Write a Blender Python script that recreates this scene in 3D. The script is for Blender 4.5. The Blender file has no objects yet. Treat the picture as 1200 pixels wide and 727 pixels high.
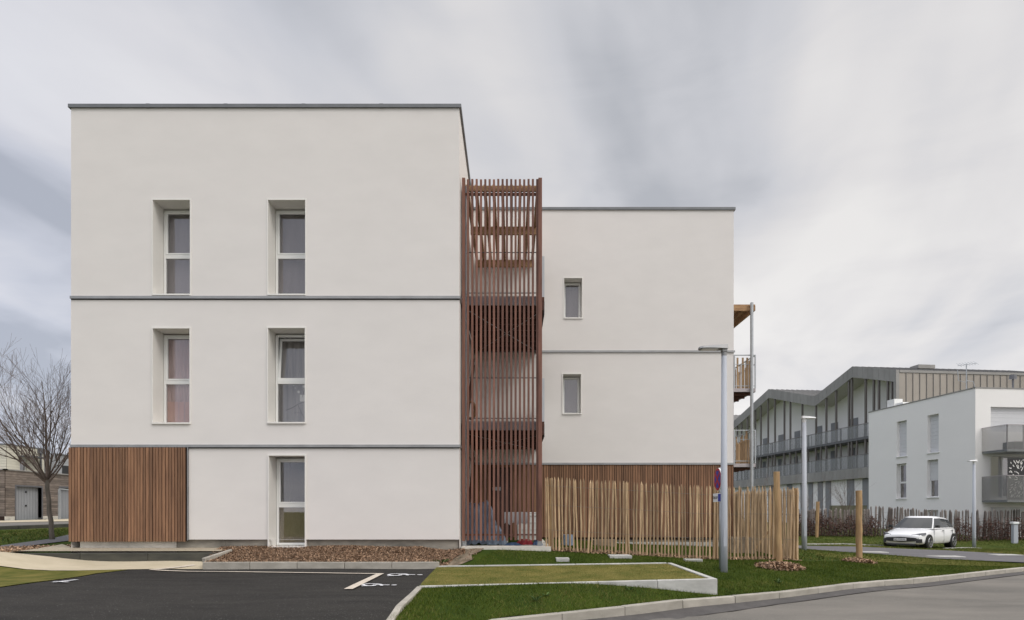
import bpy, math, random
import numpy as np
from mathutils import Vector, Matrix
from mathutils.geometry import delaunay_2d_cdt
random.seed(7); rng = np.random.default_rng(7)
R = math.radians
sc = bpy.context.scene
col = sc.collection
CZ = 0.77           # camera height above the ground floor (z = 0)
F = 760.0

def W(px, py, Y):
    return Vector(((px-600)/F*Y, Y, CZ+(600-py)/F*Y))
def X_(px, Y): return (px-600)/F*Y
def Z_(py, Y): return CZ+(600-py)/F*Y

# ------------------------------------------------------------------ materials
def new_mat(name):
    m = bpy.data.materials.new(name); m.use_nodes = True
    nt = m.node_tree; b = nt.nodes['Principled BSDF']
    return m, nt, b
def mat(name, c, rough=.7, metal=0, vary=0.0, noise=0.0, nscale=(4,4,4), c2=None, bump=0.0, bscale=60, spec=.5, detail=4, speck=None, bdist=.01):
    """procedural material: base colour, noise between c and c2, per-piece variation, fine bump"""
    m, nt, b = new_mat(name); N = nt.nodes; L = nt.links
    b.inputs['Roughness'].default_value = rough; b.inputs['Metallic'].default_value = metal
    b.inputs['Specular IOR Level'].default_value = spec
    tc = N.new('ShaderNodeTexCoord')
    cur = None
    if c2 is None: c2 = tuple(x*(1-noise) for x in c)
    mp = N.new('ShaderNodeMapping'); mp.inputs['Scale'].default_value = nscale
    L.new(tc.outputs['Object'], mp.inputs['Vector'])
    if vary:
        g = N.new('ShaderNodeNewGeometry')
        ad = N.new('ShaderNodeVectorMath'); ad.operation = 'ADD'
        sclv = N.new('ShaderNodeVectorMath'); sclv.operation = 'SCALE'; sclv.inputs['Scale'].default_value = 37
        cmb = N.new('ShaderNodeCombineXYZ')
        for k in range(3): L.new(g.outputs['Random Per Island'], cmb.inputs[k])
        L.new(cmb.outputs[0], sclv.inputs[0]); L.new(mp.outputs[0], ad.inputs[0]); L.new(sclv.outputs[0], ad.inputs[1])
        vec = ad.outputs[0]
    else: vec = mp.outputs[0]
    nz = N.new('ShaderNodeTexNoise'); nz.inputs['Scale'].default_value = 1; nz.inputs['Detail'].default_value = detail
    nz.inputs['Roughness'].default_value = .6
    L.new(vec, nz.inputs['Vector'])
    rp = N.new('ShaderNodeValToRGB'); rp.color_ramp.elements[0].position = .32; rp.color_ramp.elements[1].position = .68
    rp.color_ramp.elements[0].color = (*c2, 1); rp.color_ramp.elements[1].color = (*c, 1)
    L.new(nz.outputs['Fac'], rp.inputs['Fac']); cur = rp.outputs['Color']
    if vary:
        mr = N.new('ShaderNodeMapRange'); mr.inputs['To Min'].default_value = 1-vary; mr.inputs['To Max'].default_value = 1+vary
        L.new(g.outputs['Random Per Island'], mr.inputs['Value'])
        hs = N.new('ShaderNodeVectorMath'); hs.operation = 'SCALE'
        L.new(cur, hs.inputs[0]); L.new(mr.outputs[0], hs.inputs['Scale']); cur = hs.outputs[0]
    if speck:
        # speck = (scale, threshold, colour)
        ns = N.new('ShaderNodeTexNoise'); ns.inputs['Scale'].default_value = speck[0]; ns.inputs['Detail'].default_value = 2
        L.new(tc.outputs['Object'], ns.inputs['Vector'])
        st = N.new('ShaderNodeMapRange'); st.inputs['From Min'].default_value = speck[1]; st.inputs['From Max'].default_value = speck[1]+.04
        L.new(ns.outputs['Fac'], st.inputs['Value'])
        mx = N.new('ShaderNodeMix'); mx.data_type = 'RGBA'
        L.new(st.outputs[0], mx.inputs['Factor']); L.new(cur, mx.inputs[6]); mx.inputs[7].default_value = (*speck[2], 1)
        cur = mx.outputs[2]
    L.new(cur, b.inputs['Base Color'])
    if bump:
        nb = N.new('ShaderNodeTexNoise'); nb.inputs['Scale'].default_value = bscale; nb.inputs['Detail'].default_value = 3
        L.new(tc.outputs['Object'], nb.inputs['Vector'])
        bp = N.new('ShaderNodeBump'); bp.inputs['Strength'].default_value = bump; bp.inputs['Distance'].default_value = bdist
        L.new(nb.outputs['Fac'], bp.inputs['Height']); L.new(bp.outputs[0], b.inputs['Normal'])
    return m
def glass(name, tint=(.75,.77,.8), refl=.1):
    m, nt, b = new_mat(name); N = nt.nodes; L = nt.links
    N.remove(b)
    t = N.new('ShaderNodeBsdfTransparent'); t.inputs[0].default_value = (*tint, 1)
    g = N.new('ShaderNodeBsdfGlossy'); g.inputs['Roughness'].default_value = .015; g.inputs[0].default_value = (.95,.95,1,1)
    lw = N.new('ShaderNodeLayerWeight'); pw = N.new('ShaderNodeMath'); pw.operation = 'POWER'; pw.inputs[1].default_value = 3
    L.new(lw.outputs['Facing'], pw.inputs[0])
    ma = N.new('ShaderNodeMath'); ma.operation = 'MULTIPLY_ADD'; ma.inputs[1].default_value = .85; ma.inputs[2].default_value = refl
    L.new(pw.outputs[0], ma.inputs[0])
    mx = N.new('ShaderNodeMixShader'); L.new(ma.outputs[0], mx.inputs[0]); L.new(t.outputs[0], mx.inputs[1]); L.new(g.outputs[0], mx.inputs[2])
    L.new(mx.outputs[0], N['Material Output'].inputs['Surface'])
    return m
def perforated(name, c, open_=.45, scale=60):
    m, nt, b = new_mat(name); N = nt.nodes; L = nt.links
    b.inputs['Base Color'].default_value = (*c,1); b.inputs['Roughness'].default_value = .45; b.inputs['Metallic'].default_value = .5
    t = N.new('ShaderNodeBsdfTransparent'); mx = N.new('ShaderNodeMixShader'); mx.inputs[0].default_value = open_
    L.new(b.outputs[0], mx.inputs[1]); L.new(t.outputs[0], mx.inputs[2]); L.new(mx.outputs[0], N['Material Output'].inputs['Surface'])
    return m

M_render = mat('white_render', (.715,.680,.650), .9, noise=.045, nscale=(1.1,1.1,2.2), bump=.4, bscale=90, detail=8, bdist=.004)
M_render2 = mat('bright_render', (.82,.80,.775), .9, noise=.04, nscale=(.3,.3,.6), bump=.1, bscale=60)
M_reveal = mat('lacquered_metal_reveal', (.75,.725,.685), .5, noise=.03)
M_coping = mat('grey_coping_metal', (.17,.175,.18), .45, .3, noise=.15)
M_band = mat('zinc_flashing', (.34,.34,.34), .4, .5, noise=.2, nscale=(3,3,3))
M_bandshadow = mat('painted_band_shadow', (.03,.03,.03), .9)  # near-black colour for the shadow drawn under the floor bands
M_wood = mat('thermo_wood_cladding', (.28,.148,.08), .8, vary=.26, c2=(.145,.074,.042), nscale=(20,20,1.3), detail=8)
M_woodback = mat('dark_wood_backing', (.03,.015,.01), .9)
M_wood2 = mat('red_brown_wood_battens', (.215,.098,.068), .8, vary=.3, c2=(.115,.052,.038), nscale=(14,14,1.5), detail=8)
M_beam = mat('warm_timber_beam', (.42,.26,.13), .75, vary=.15, c2=(.24,.13,.065), nscale=(3,14,14))
M_joist = mat('dark_timber_joists', (.11,.045,.028), .85, vary=.2, c2=(.05,.02,.014), nscale=(6,2,6))
M_plinth = mat('grey_concrete_plinth', (.34,.31,.26), .9, c2=(.15,.14,.12), nscale=(1.5,1.5,4), bump=.2)
M_plinth2 = mat('pale_concrete_plinth', (.66,.62,.55), .9, c2=(.42,.40,.36), nscale=(2,2,5), bump=.2)
M_pvc = mat('white_window_frame', (.78,.78,.76), .35, noise=.02)
M_glass = glass('window_glass', (.80,.79,.78), .085)
M_glass_clear = glass('clear_glass', (.8,.8,.8), .08)
M_room = mat('dim_room_wall', (.035,.035,.04), .9)
M_cgrey = mat('grey_blind_fabric', (.50,.47,.49), .9, noise=.12, nscale=(8,8,.6))
M_cpink = mat('pink_curtain_fabric', (.90,.68,.66), .9, c2=(.72,.54,.53), nscale=(14,14,.8))
M_csalmon = mat('salmon_cloth', (.92,.58,.50), .9, noise=.1)
M_clight = mat('light_voile_curtain', (.70,.69,.68), .9, c2=(.52,.52,.53), nscale=(14,14,.6))
M_colive = mat('olive_beige_blind', (.42,.37,.24), .9, noise=.15, nscale=(3,3,1))
M_galv = mat('galvanised_steel', (.42,.44,.46), .4, .5, noise=.15, nscale=(6,6,6))
M_dsteel = mat('dark_painted_steel', (.13,.13,.14), .5, .3, noise=.1)
M_fascia = mat('grey_steel_fascia', (.44,.40,.41), .5, .3, noise=.2, nscale=(4,4,4))
M_picket = mat('split_chestnut_pale', (.56,.40,.24), .85, vary=.32, c2=(.27,.18,.10), nscale=(18,18,2.2), detail=8)
M_stake = mat('round_timber_stake', (.47,.31,.15), .8, c2=(.26,.16,.08), nscale=(12,12,2), detail=8)
M_wire = mat('fence_wire', (.18,.17,.16), .6, .5)
M_oldfence = mat('weathered_grey_pale', (.27,.235,.21), .9, vary=.45, c2=(.13,.11,.10), nscale=(8,8,2))
M_asphalt = mat('dark_asphalt', (.038,.0355,.032), .95, spec=.15, c2=(.024,.0225,.021), nscale=(1.0,3.0,1.3), bump=.9, bscale=90, speck=(60,.67,(.16,.155,.15)), detail=6, bdist=.006)
M_road = mat('worn_road_asphalt', (.185,.170,.150), .95, spec=.2, c2=(.125,.117,.105), nscale=(.5,1.6,1), bump=.5, bscale=120, speck=(85,.66,(.30,.28,.25)), detail=8, bdist=.006)
M_gutter = mat('dark_gutter_asphalt', (.085,.078,.074), .9, c2=(.055,.05,.048), bump=.5, bscale=100)
M_path = mat('asphalt_footpath', (.115,.11,.115), .9, c2=(.09,.086,.09), nscale=(1,1,1), bump=.4, bscale=100)
M_sandpath = mat('pale_sand_concrete', (.50,.43,.31), .9, c2=(.42,.36,.25), nscale=(1.5,3,1), bump=.3, bscale=80)
M_kerb = mat('concrete_kerb', (.40,.37,.32), .9, vary=.06, c2=(.28,.26,.22), nscale=(3,3,6), bump=.4, bscale=70, detail=8)
M_kerbdark = mat('damp_dark_kerb', (.075,.072,.055), .85, vary=.1, c2=(.035,.035,.03), nscale=(1.3,2,5), bump=.3, bscale=60)
M_edge = mat('pale_concrete_edging', (.52,.51,.48), .85, vary=.07, c2=(.36,.355,.33), nscale=(3,3,6), bump=.3, bscale=60)
M_lawn = mat('lawn_soil_green', (.045,.065,.010), .95, spec=.05, c2=(.03,.05,.010), nscale=(1.2,1.2,1.2), bump=.8, bscale=45)
M_lawnfar = mat('far_lawn_green', (.085,.10,.025), .95, spec=.05, c2=(.045,.065,.016), nscale=(.9,.9,.9), bump=.8, bscale=30)
M_lawndry = mat('dry_olive_turf', (.17,.145,.045), .95, spec=.05, c2=(.075,.085,.02), nscale=(2.2,2.2,2), bump=.8, bscale=45)
M_gravel = mat('pale_gravel', (.42,.36,.26), .95, c2=(.25,.21,.15), nscale=(25,25,25), bump=.8, bscale=70)
M_soil = mat('brown_soil', (.24,.185,.13), .95, c2=(.10,.08,.05), nscale=(6,6,6), bump=.8, bscale=50)
M_paint = mat('cream_marking_paint', (.60,.53,.44), .75, c2=(.46,.40,.33), nscale=(9,9,9), detail=8)
M_paintw = mat('white_marking_paint', (.72,.72,.74), .7, c2=(.5,.5,.52), nscale=(12,12,12), detail=8)
M_chip = mat('wood_chip', (.38,.25,.155), .9, vary=.65, c2=(.17,.10,.062), nscale=(10,10,10))
M_bark = mat('grey_brown_bark', (.16,.135,.11), .9, c2=(.08,.07,.055), nscale=(14,14,3), bump=.5, bscale=40)
M_twig = mat('twig_bark', (.17,.125,.10), .9, c2=(.10,.075,.06), nscale=(6,6,6))
M_pole = mat('light_grey_pole_paint', (.40,.42,.46), .6, 0, noise=.05)
M_head = mat('grey_lamp_housing', (.27,.27,.27), .5, .3, noise=.08)
M_headw = mat('pale_lamp_housing', (.6,.6,.6), .5, .1, noise=.05)
M_lens = mat('lamp_lens', (.7,.7,.68), .2)
M_red = mat('sign_red', (.42,.02,.03), .45)
M_blue = mat('sign_blue', (.03,.05,.33), .45)
M_white = mat('sign_white', (.75,.75,.75), .45)
M_black = mat('black_plastic', (.012,.012,.013), .5, noise=.1)
M_zinc = mat('grey_zinc_roof', (.285,.275,.26), .55, .1, vary=.08, noise=.15, nscale=(1,1,1))
M_zincdark = mat('dark_zinc_seam', (.16,.155,.15), .5, .2)
M_beige = mat('beige_zinc_panel', (.33,.295,.255), .6, .1, vary=.06, noise=.1, nscale=(1,1,1))
M_soffit = mat('pale_soffit_board', (.66,.64,.60), .9, noise=.05)
M_rail = perforated('translucent_grey_railing', (.36,.37,.37), .66)
M_perf = perforated('perforated_grey_sheet', (.23,.23,.225), .6)
M_bpost = mat('brown_steel_post', (.15,.135,.125), .5, .2)
M_shut = mat('grey_shutter_door', (.22,.225,.235), .6, noise=.08)
M_shutw = mat('white_roller_shutter', (.62,.62,.63), .6, noise=.03)
M_siding = mat('weathered_grey_timber_siding', (.20,.165,.14), .9, vary=.3, c2=(.11,.09,.078), nscale=(2,2,8), detail=8)
M_cream = mat('cream_horizontal_siding', (.60,.57,.47), .7, vary=.04, noise=.06)
M_creamgrey = mat('grey_horizontal_siding', (.36,.37,.38), .7, vary=.05, noise=.06)
M_garage = mat('grey_garage_door', (.255,.265,.285), .55, noise=.08, nscale=(4,4,1))
M_tarp = mat('blue_grey_tarpaulin', (.26,.32,.42), .45, c2=(.15,.19,.26), nscale=(5,5,5))
M_clothgrey = mat('grey_cloth', (.34,.33,.34), .9, noise=.15)
M_plastic = mat('white_plastic', (.72,.72,.70), .4, noise=.04)
M_redcloth = mat('red_cloth', (.32,.03,.04), .9, c2=(.18,.02,.03), nscale=(12,12,12))
M_bluecloth = mat('blue_cloth', (.10,.17,.32), .9, noise=.3, nscale=(12,12,12))
M_leafdead = mat('dead_beech_leaf', (.115,.06,.045), .9, vary=.5, noise=.3)
M_leafgreen = mat('green_weed_leaf', (.06,.11,.02), .8, vary=.4, noise=.2)
M_wicker = mat('pale_wicker', (.42,.26,.14), .85, noise=.3, nscale=(30,30,30))
M_stone = mat('beige_planter_stone', (.34,.27,.19), .9, vary=.15, c2=(.22,.17,.12), nscale=(8,8,8), bump=.4)
# car
def carpaint():
    m, nt, b = new_mat('white_car_paint')
    b.inputs['Base Color'].default_value = (.72,.72,.73,1); b.inputs['Roughness'].default_value = .25
    b.inputs['Coat Weight'].default_value = .8; b.inputs['Coat Roughness'].default_value = .05
    return m
M_car = carpaint()
M_tyre = mat('tyre_rubber', (.015,.015,.015), .85, noise=.2)
M_rim = mat('alloy_rim', (.35,.35,.36), .3, .8)
M_carglass = mat('tinted_car_glass', (.018,.022,.026), .08, spec=.45)
M_hlight = mat('headlight_glass', (.16,.165,.18), .1, .3)
M_plate = mat('number_plate', (.55,.55,.55), .5)

# ------------------------------------------------------------------ mesh builder
class MB:
    def __init__(s, M=None): s.v = []; s.f = []; s.mi = []; s.M = M or Matrix.Identity(4); s.cur = 0
    def add(s, vs, fs, M=None):
        T = s.M @ M if M is not None else s.M
        o = len(s.v); s.v += [tuple(T @ Vector(p)) for p in vs]
        s.f += [tuple(i+o for i in f) for f in fs]; s.mi += [s.cur]*len(fs); return s
    def box(s, x0, x1, y0, y1, z0, z1, M=None):
        vs = [(x0,y0,z0),(x1,y0,z0),(x1,y1,z0),(x0,y1,z0),(x0,y0,z1),(x1,y0,z1),(x1,y1,z1),(x0,y1,z1)]
        return s.add(vs, [(0,3,2,1),(4,5,6,7),(0,1,5,4),(1,2,6,5),(2,3,7,6),(3,0,4,7)], M)
    def quad(s, a, b, c, d): return s.add([a,b,c,d], [(0,1,2,3)])
    def tube(s, pts, rad, n=8, cap=True):
        pts = [Vector(p) for p in pts]; vs = []; fs = []
        if not hasattr(rad, '__len__'): rad = [rad]*len(pts)
        prev = None
        for i, p in enumerate(pts):
            d = (pts[min(i+1, len(pts)-1)]-pts[max(i-1,0)])
            if d.length < 1e-9: d = Vector((0,0,1))
            d.normalize()
            ref = prev if prev is not None else (Vector((1,0,0)) if abs(d.z) > .8 else Vector((0,0,1)))
            u = d.cross(ref).cross(d)
            if u.length < 1e-6: u = d.orthogonal()
            u.normalize(); w = d.cross(u); prev = u
            for k in range(n):
                a = 2*math.pi*k/n
                vs.append(tuple(p + (u*math.cos(a)+w*math.sin(a))*rad[i]))
        for i in range(len(pts)-1):
            for k in range(n):
                fs.append((i*n+k, i*n+(k+1)%n, (i+1)*n+(k+1)%n, (i+1)*n+k))
        if cap: fs += [tuple(range(n-1,-1,-1)), tuple(range((len(pts)-1)*n, len(pts)*n))]
        return s.add(vs, fs)
    def bar(s, a, b, w, h):
        """square bar from a to b, width w (horizontal) and height h"""
        a = Vector(a); b = Vector(b); d = (b-a); L = d.length; d.normalize()
        up = Vector((0,0,1)) if abs(d.z) < .95 else Vector((0,1,0))
        x = d.cross(up).normalized(); z = x.cross(d)
        M = Matrix((( x.x,d.x,z.x,a.x),(x.y,d.y,z.y,a.y),(x.z,d.z,z.z,a.z),(0,0,0,1)))
        return s.box(-w/2,w/2,0,L,-h/2,h/2,M)
    def prism(s, prof, d0, d1):
        """profile in local (x,z) extruded along y"""
        n = len(prof)
        vs = [(x,d0,z) for x,z in prof]+[(x,d1,z) for x,z in prof]
        fs = [tuple(range(n)), tuple(range(2*n-1,n-1,-1))]+[(i,(i+1)%n+0,(i+1)%n+n,i+n) for i in range(n)]
        return s.add(vs, fs)
    def build(s, name, m, parent=None, smooth=False, bevel=0, weld=False):
        me = bpy.data.meshes.new(name); me.from_pydata(s.v, [], s.f); me.validate()
        for mm in (m if isinstance(m, (list,tuple)) else [m]): me.materials.append(mm)
        if any(s.mi) and len(me.polygons) == len(s.mi): me.polygons.foreach_set('material_index', s.mi)
        if smooth: me.shade_smooth()
        me.update()
        o = bpy.data.objects.new(name, me); col.objects.link(o)
        if parent is not None:
            o.parent = parent; o.matrix_parent_inverse = parent.matrix_basis.inverted()
        if bevel:
            b = o.modifiers.new('bevel','BEVEL'); b.width = bevel; b.segments = 2; b.limit_method = 'ANGLE'
        return o
def empty(name, label, cat, loc=(0,0,0), group=None):
    o = bpy.data.objects.new(name, None); col.objects.link(o); o.location = loc
    o['label'] = label; o['category'] = cat
    if group: o['group'] = group
    return o
def tag(o, label, cat, group=None, kind=None):
    o['label'] = label; o['category'] = cat
    if group: o['group'] = group
    if kind: o['kind'] = kind
    return o
def struct(o): o['kind'] = 'structure'; return o

# ------------------------------------------------------------------ terrain
def S(px, py, Y): v = W(px,py,Y); return (v.x, v.y, v.z)
KERB = [(-16,1.0,-.80),(-8,4.0,-.74),(-3,5.9,-.68),(-1.2,6.6,-.67), S(574,728.0,8.5), S(637,720.3,8.82), S(700,714.0,9.15), S(770,707.0,9.55), S(841,700.2,9.99), S(885,695.9,10.4), S(930,691.5,10.85), S(1060,679,12.6), S(1200,665,15.5), (22,21.9,-.66), (40,33.5,-.9), (75,55,-1.1)]
SM = [S(10,653,13.6), (-14,13.5,-.12), S(240,660,13.5), S(120,660,13.5), S(0,666,12.3), S(0,692,9.3), (-6,7.0,-.48), S(450,727,7.4), (-1.46,10.1,-.425),(-1.46,8.34,-.43),(-2.6,8.3,-.43),(-3,10.5,-.40),(0,10.0,-.365),(1.2,10.0,-.35),(2.26,10.0,-.43),(-1.0,10.0,-.40),(0.9,11.4,-.47),(2.4,11.6,-.45),(-.9,11.5,-.45),(.9,12.8,-.37),(-.8,12.9,-.395),(-3,12,-.41),(-2.2,12,-.41),(-2.2,11,-.418),(-4.5,12,-.407),(-1.6,12,-.41),(-1.6,11,-.418),(-7,12,-.40),(-6,12.6,-.403),(-4.5,12.6,-.405),(-3,12.6,-.405),(-1.7,12.6,-.402),(-5,10,-.43),(2.6,12.9,-.33),
      S(505,668,13.05), S(240,669,13.05), S(300,700,9.1), (3.2,10.1,-.52), (3.4,13.0,-.31), S(636,645,14.4),(-1.0,14.25,-.07),(-.3,14.2,-.075),(-1.0,13.5,-.22),(.2,13.6,-.20), S(835,656,14.4), S(935,657,14.4),
      S(846,671,12.5), S(914,664,13.2), S(1007,658,16), S(942,646,21.8), S(1200,656,21), S(950,641,27), S(1078,642.5,29.5),(18.55,31.3,-.86), S(1141,642,33), S(1050,630,34.5),
      S(940,630,34), S(1200,634,34.5), (25.7,37,-.5), (30,55,-.3), S(62,633,17.7), S(0,645,13.2), (-30,38.4,.21), (-30,50,.3), (-5,16,-.05), (-5,30,0), (3,17.5,-.12), (6,19,-.2),
      (0,0,-.73), (10,8,-.62), (22,12,-.72), (-8,2,-.8), (0,-6,-.8),(-20,-5,-.8),(20,-5,-.8),(50,20,-1.0),(60,70,-.8),(10,60,-.3),(-60,60,.3),(-60,0,-.4)] + KERB
for a in range(12):
    SM.append((130*math.cos(a*math.pi/6), 20+130*math.sin(a*math.pi/6), -.5))
P = np.array(SM); n = len(P)
def kern(r2): return np.sqrt(r2+1.0)
A = np.zeros((n+3,n+3)); D2 = ((P[:,None,:2]-P[None,:,:2])**2).sum(-1)
A[:n,:n] = kern(D2) - np.eye(n)*.02; A[:n,n] = 1; A[:n,n+1:] = P[:,:2]; A[n,:n] = 1; A[n+1:,:n] = P[:,:2].T
sol = np.linalg.solve(A, np.concatenate([P[:,2], np.zeros(3)]))
def gv(xy):
    xy = np.asarray(xy, float); out = np.zeros(len(xy))
    for i in range(0, len(xy), 20000):
        q = xy[i:i+20000]
        d2 = ((q[:,None,:]-P[None,:,:2])**2).sum(-1)
        z = kern(d2)@sol[:n] + sol[n] + q@sol[n+1:]
        r = np.hypot(q[:,0], q[:,1]-20); w = np.clip((r-90)/60, 0, 1)
        out[i:i+20000] = z*(1-w) + (-.6)*w
    return out
def g(x, y): return float(gv([[x,y]])[0])
def GP(px, py):
    """where the sight line through a pixel meets the ground"""
    Ys = np.linspace(4, 120, 2400); xs = (px-600)/F*Ys; zr = CZ+(600-py)/F*Ys
    d = zr-gv(np.stack([xs,Ys],1)); k = int(np.argmax(d < 0)); 
    return (float(xs[k]), float(Ys[k]))
def inpoly(pts, poly):
    x, y = pts[:,0], pts[:,1]; ins = np.zeros(len(pts), bool); m_ = len(poly)
    for i in range(m_):
        x1,y1 = poly[i][:2]; x2,y2 = poly[(i+1)%m_][:2]
        c = ((y1>y)!=(y2>y)) & (x < (x2-x1)*(y-y1)/((y2-y1) if y2!=y1 else 1e-9)+x1); ins ^= c
    return ins
def dense(poly, step):
    out = []
    for i in range(len(poly)):
        a = np.array(poly[i][:2]); b = np.array(poly[(i+1)%len(poly)][:2]); k = max(1, int(np.ceil(np.linalg.norm(b-a)/step)))
        for j in range(k): out.append(tuple(a+(b-a)*j/k))
    return out
def drape(name, poly, step, dz, m, zf=None, parent=None):
    bd = dense(poly, step); pa = np.array(bd)
    x0,y0 = pa.min(0); x1,y1 = pa.max(0)
    gx, gy = np.meshgrid(np.arange(x0+step/2,x1,step), np.arange(y0+step/2,y1,step)); q = np.stack([gx.ravel(),gy.ravel()],1)
    if len(q): q = q[inpoly(q, bd)]
    vs = [Vector(p) for p in bd]+[Vector(p) for p in q]
    r = delaunay_2d_cdt(vs, [(i,(i+1)%len(bd)) for i in range(len(bd))], [], 1, 1e-4)
    ov = np.array([[v.x,v.y] for v in r[0]])
    z = (gv(ov) if zf is None else np.array([zf(x,y) for x,y in ov]))+dz
    me = bpy.data.meshes.new(name); me.from_pydata([(float(a),float(b),float(c)) for (a,b),c in zip(ov,z)], [], [tuple(f) for f in r[2]])
    me.materials.append(m); me.update(); me.shade_smooth()
    # make faces look up
    o = bpy.data.objects.new(name, me); col.objects.link(o)
    if parent: o.parent = parent
    return o

# base ground to the horizon
mb = MB(); ring = [0,60,100,150,400,1000,4000]
def gb(x,y): return -2.6 if math.hypot(x,y-20) < 101 else g(x,y)-.25
nn = 48; vs = [(0,20,gb(0,20))]; fs = []
for i, r in enumerate(ring[1:]):
    for k in range(nn):
        a = 2*math.pi*k/nn; x, y = r*math.cos(a), 20+r*math.sin(a); vs.append((x,y,gb(x,y) if r < 400 else -1.05))
for k in range(nn): fs.append((0, 1+k, 1+(k+1)%nn))
for i in range(len(ring)-2):
    for k in range(nn): fs.append((1+i*nn+k, 1+i*nn+(k+1)%nn, 1+(i+1)*nn+(k+1)%nn, 1+(i+1)*nn+k)[::1])
mb.add(vs, fs); struct(mb.build('ground', M_lawnfar))

kx = [(k[0],k[1]) for k in KERB]
def offs(line, d):
    out = []
    for i, p in enumerate(line):
        a = line[max(i-1,0)]; b = line[min(i+1,len(line)-1)]
        tx, ty = b[0]-a[0], b[1]-a[1]; l = math.hypot(tx,ty); out.append((p[0]+ty/l*d, p[1]-tx/l*d))
    return out
# subdivide kerb line smoothly (Catmull-Rom)
def smooth_line(pts, k=6):
    out = []
    for i in range(len(pts)-1):
        p0 = np.array(pts[max(i-1,0)]); p1 = np.array(pts[i]); p2 = np.array(pts[i+1]); p3 = np.array(pts[min(i+2,len(pts)-1)])
        for j in range(k):
            t = j/k; out.append(tuple(.5*((2*p1)+(-p0+p2)*t+(2*p0-5*p1+4*p2-p3)*t*t+(-p0+3*p1-3*p2+p3)*t**3)))
    out.append(tuple(pts[-1])); return out
KL = smooth_line(kx, 6)
KW = .13
k_in = offs(KL, -0.0); k_out = offs(KL, KW); k_g = offs(KL, KW+.28)
# lawn behind kerb
lawn_poly = KL + [(75,110),(-70,110),(-70,1)]
nearlawn = KL[:KL.index(min(KL, key=lambda p: abs(p[0]-24)))+1]
ia = len(nearlawn)-1
struct(drape('grass_field', [(nearlawn[-1][0], nearlawn[-1][1]),(40,33.5)]+[(75,55),(75,110),(-70,110),(-70,21),(24,21.0)] if False else KL[ia:]+[(75,110),(-70,110),(-70,24),(21,24)], 1.6, -.01, M_lawnfar))
struct(drape('lawn', nearlawn+[(21,24),(-70,24),(-70,1)], .55, 0.0, M_lawn))
# road
struct(drape('road', k_out + [(75,20),(60,-15),(-30,-15)], .8, -.085, M_road))
mbk = MB()
struct(drape('gutter_strip', k_out+k_g[::-1], .4, -.072, M_gutter))
# kerb stones
mbk = MB()
L_ = KL; acc = 0
def kerbrun(mb, line, w, top, bot, seg=1.0, gapw=.005):
    """row of kerb stones following a line; w to the right of the line"""
    ls = [np.array(p[:2]) for p in line]; d = [0]
    for i in range(1,len(ls)): d.append(d[-1]+np.linalg.norm(ls[i]-ls[i-1]))
    def at(s):
        s = min(max(s,0),d[-1]); i = max(0,min(len(d)-2, int(np.searchsorted(d,s))-1)); t = (s-d[i])/(d[i+1]-d[i]+1e-9); return ls[i]+(ls[i+1]-ls[i])*t
    s = 0
    while s < d[-1]-.05:
        a = at(s+gapw/2); b = at(min(s+seg-gapw/2, d[-1])); t = (b-a); l = np.linalg.norm(t); t /= l; nrm = np.array([t[1],-t[0]])*w
        c = [a,b,b+nrm,a+nrm]; za = g(*a); zb = g(*b); zz = [za,zb,zb,za]; j = random.uniform(-.003,.003)
        vs = [(c[i][0],c[i][1],zz[i]+bot) for i in range(4)]+[(c[i][0],c[i][1],zz[i]+top+j) for i in range(4)]
        # small chamfer on the outer top edge
        mb.add(vs, [(0,3,2,1),(4,5,6,7),(0,1,5,4),(1,2,6,5),(2,3,7,6),(3,0,4,7)])
        s += seg
kerbrun(mbk, KL, KW, .012, -.4)
ok = mbk.build('road_kerb', M_kerb, bevel=.01); struct(ok)

# car park
BX0, BX1, BY0, BY1 = -1.46, 3.2, 10.1, 13.0
cp = [GP(4,690), GP(60,682), GP(112,674), GP(150,669.3), GP(205,668), GP(240,668.8), (-1.52,13.0), (-1.46,10.1), (-1.44,7.4), (-1.44,7.1), (-3,6.1), (-9,4.2), (-13,5),(-12,9)]
struct(drape('car_park', cp, .5, .018, M_asphalt))
# sand coloured path at the left
sp = [GP(-60,668), GP(0,666.0), GP(150,669), GP(205,668.5), (-6.1,13.0), (-6.1,13.62), (-10.45,13.62), (-16,13.75), (-16,12.6)]
struct(drape('sand_path', sp, .5, .026, M_sandpath))
# asphalt footpath, verge and street on the left, behind the corner of the building
def poly_px(l): return [GP(*p) if len(p)==2 else (p[0],p[1]) for p in l]
struct(drape('footpath', [GP(-120,654), GP(0,645.5), GP(50,638.5), GP(84,634.5), (-9.0,20), (-9.0,23), GP(84,627) , GP(60,632.5), GP(0,640.5), GP(-120,646)], .6, .02, M_path))
st_ = drape('street', [GP(-250,619.5), GP(0,617.5), GP(84,614.5), (-12,60), (-29.4,60), (-29.4,30), (-60,30)], 1.0, .03, M_road); struct(st_)
mbk = MB(); kerbrun(mbk, [GP(-100,623), GP(0,620.6), GP(84,617.4)], .35, .12, -.2, 1.5); struct(mbk.build('street_kerb', M_kerbdark))
struct(drape('pavement', [GP(-250,616), GP(0,613.6), GP(84,611.8), (-29.7,50),(-29.7,38),(-60,38)], 1.0, .05, M_sandpath))
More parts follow.
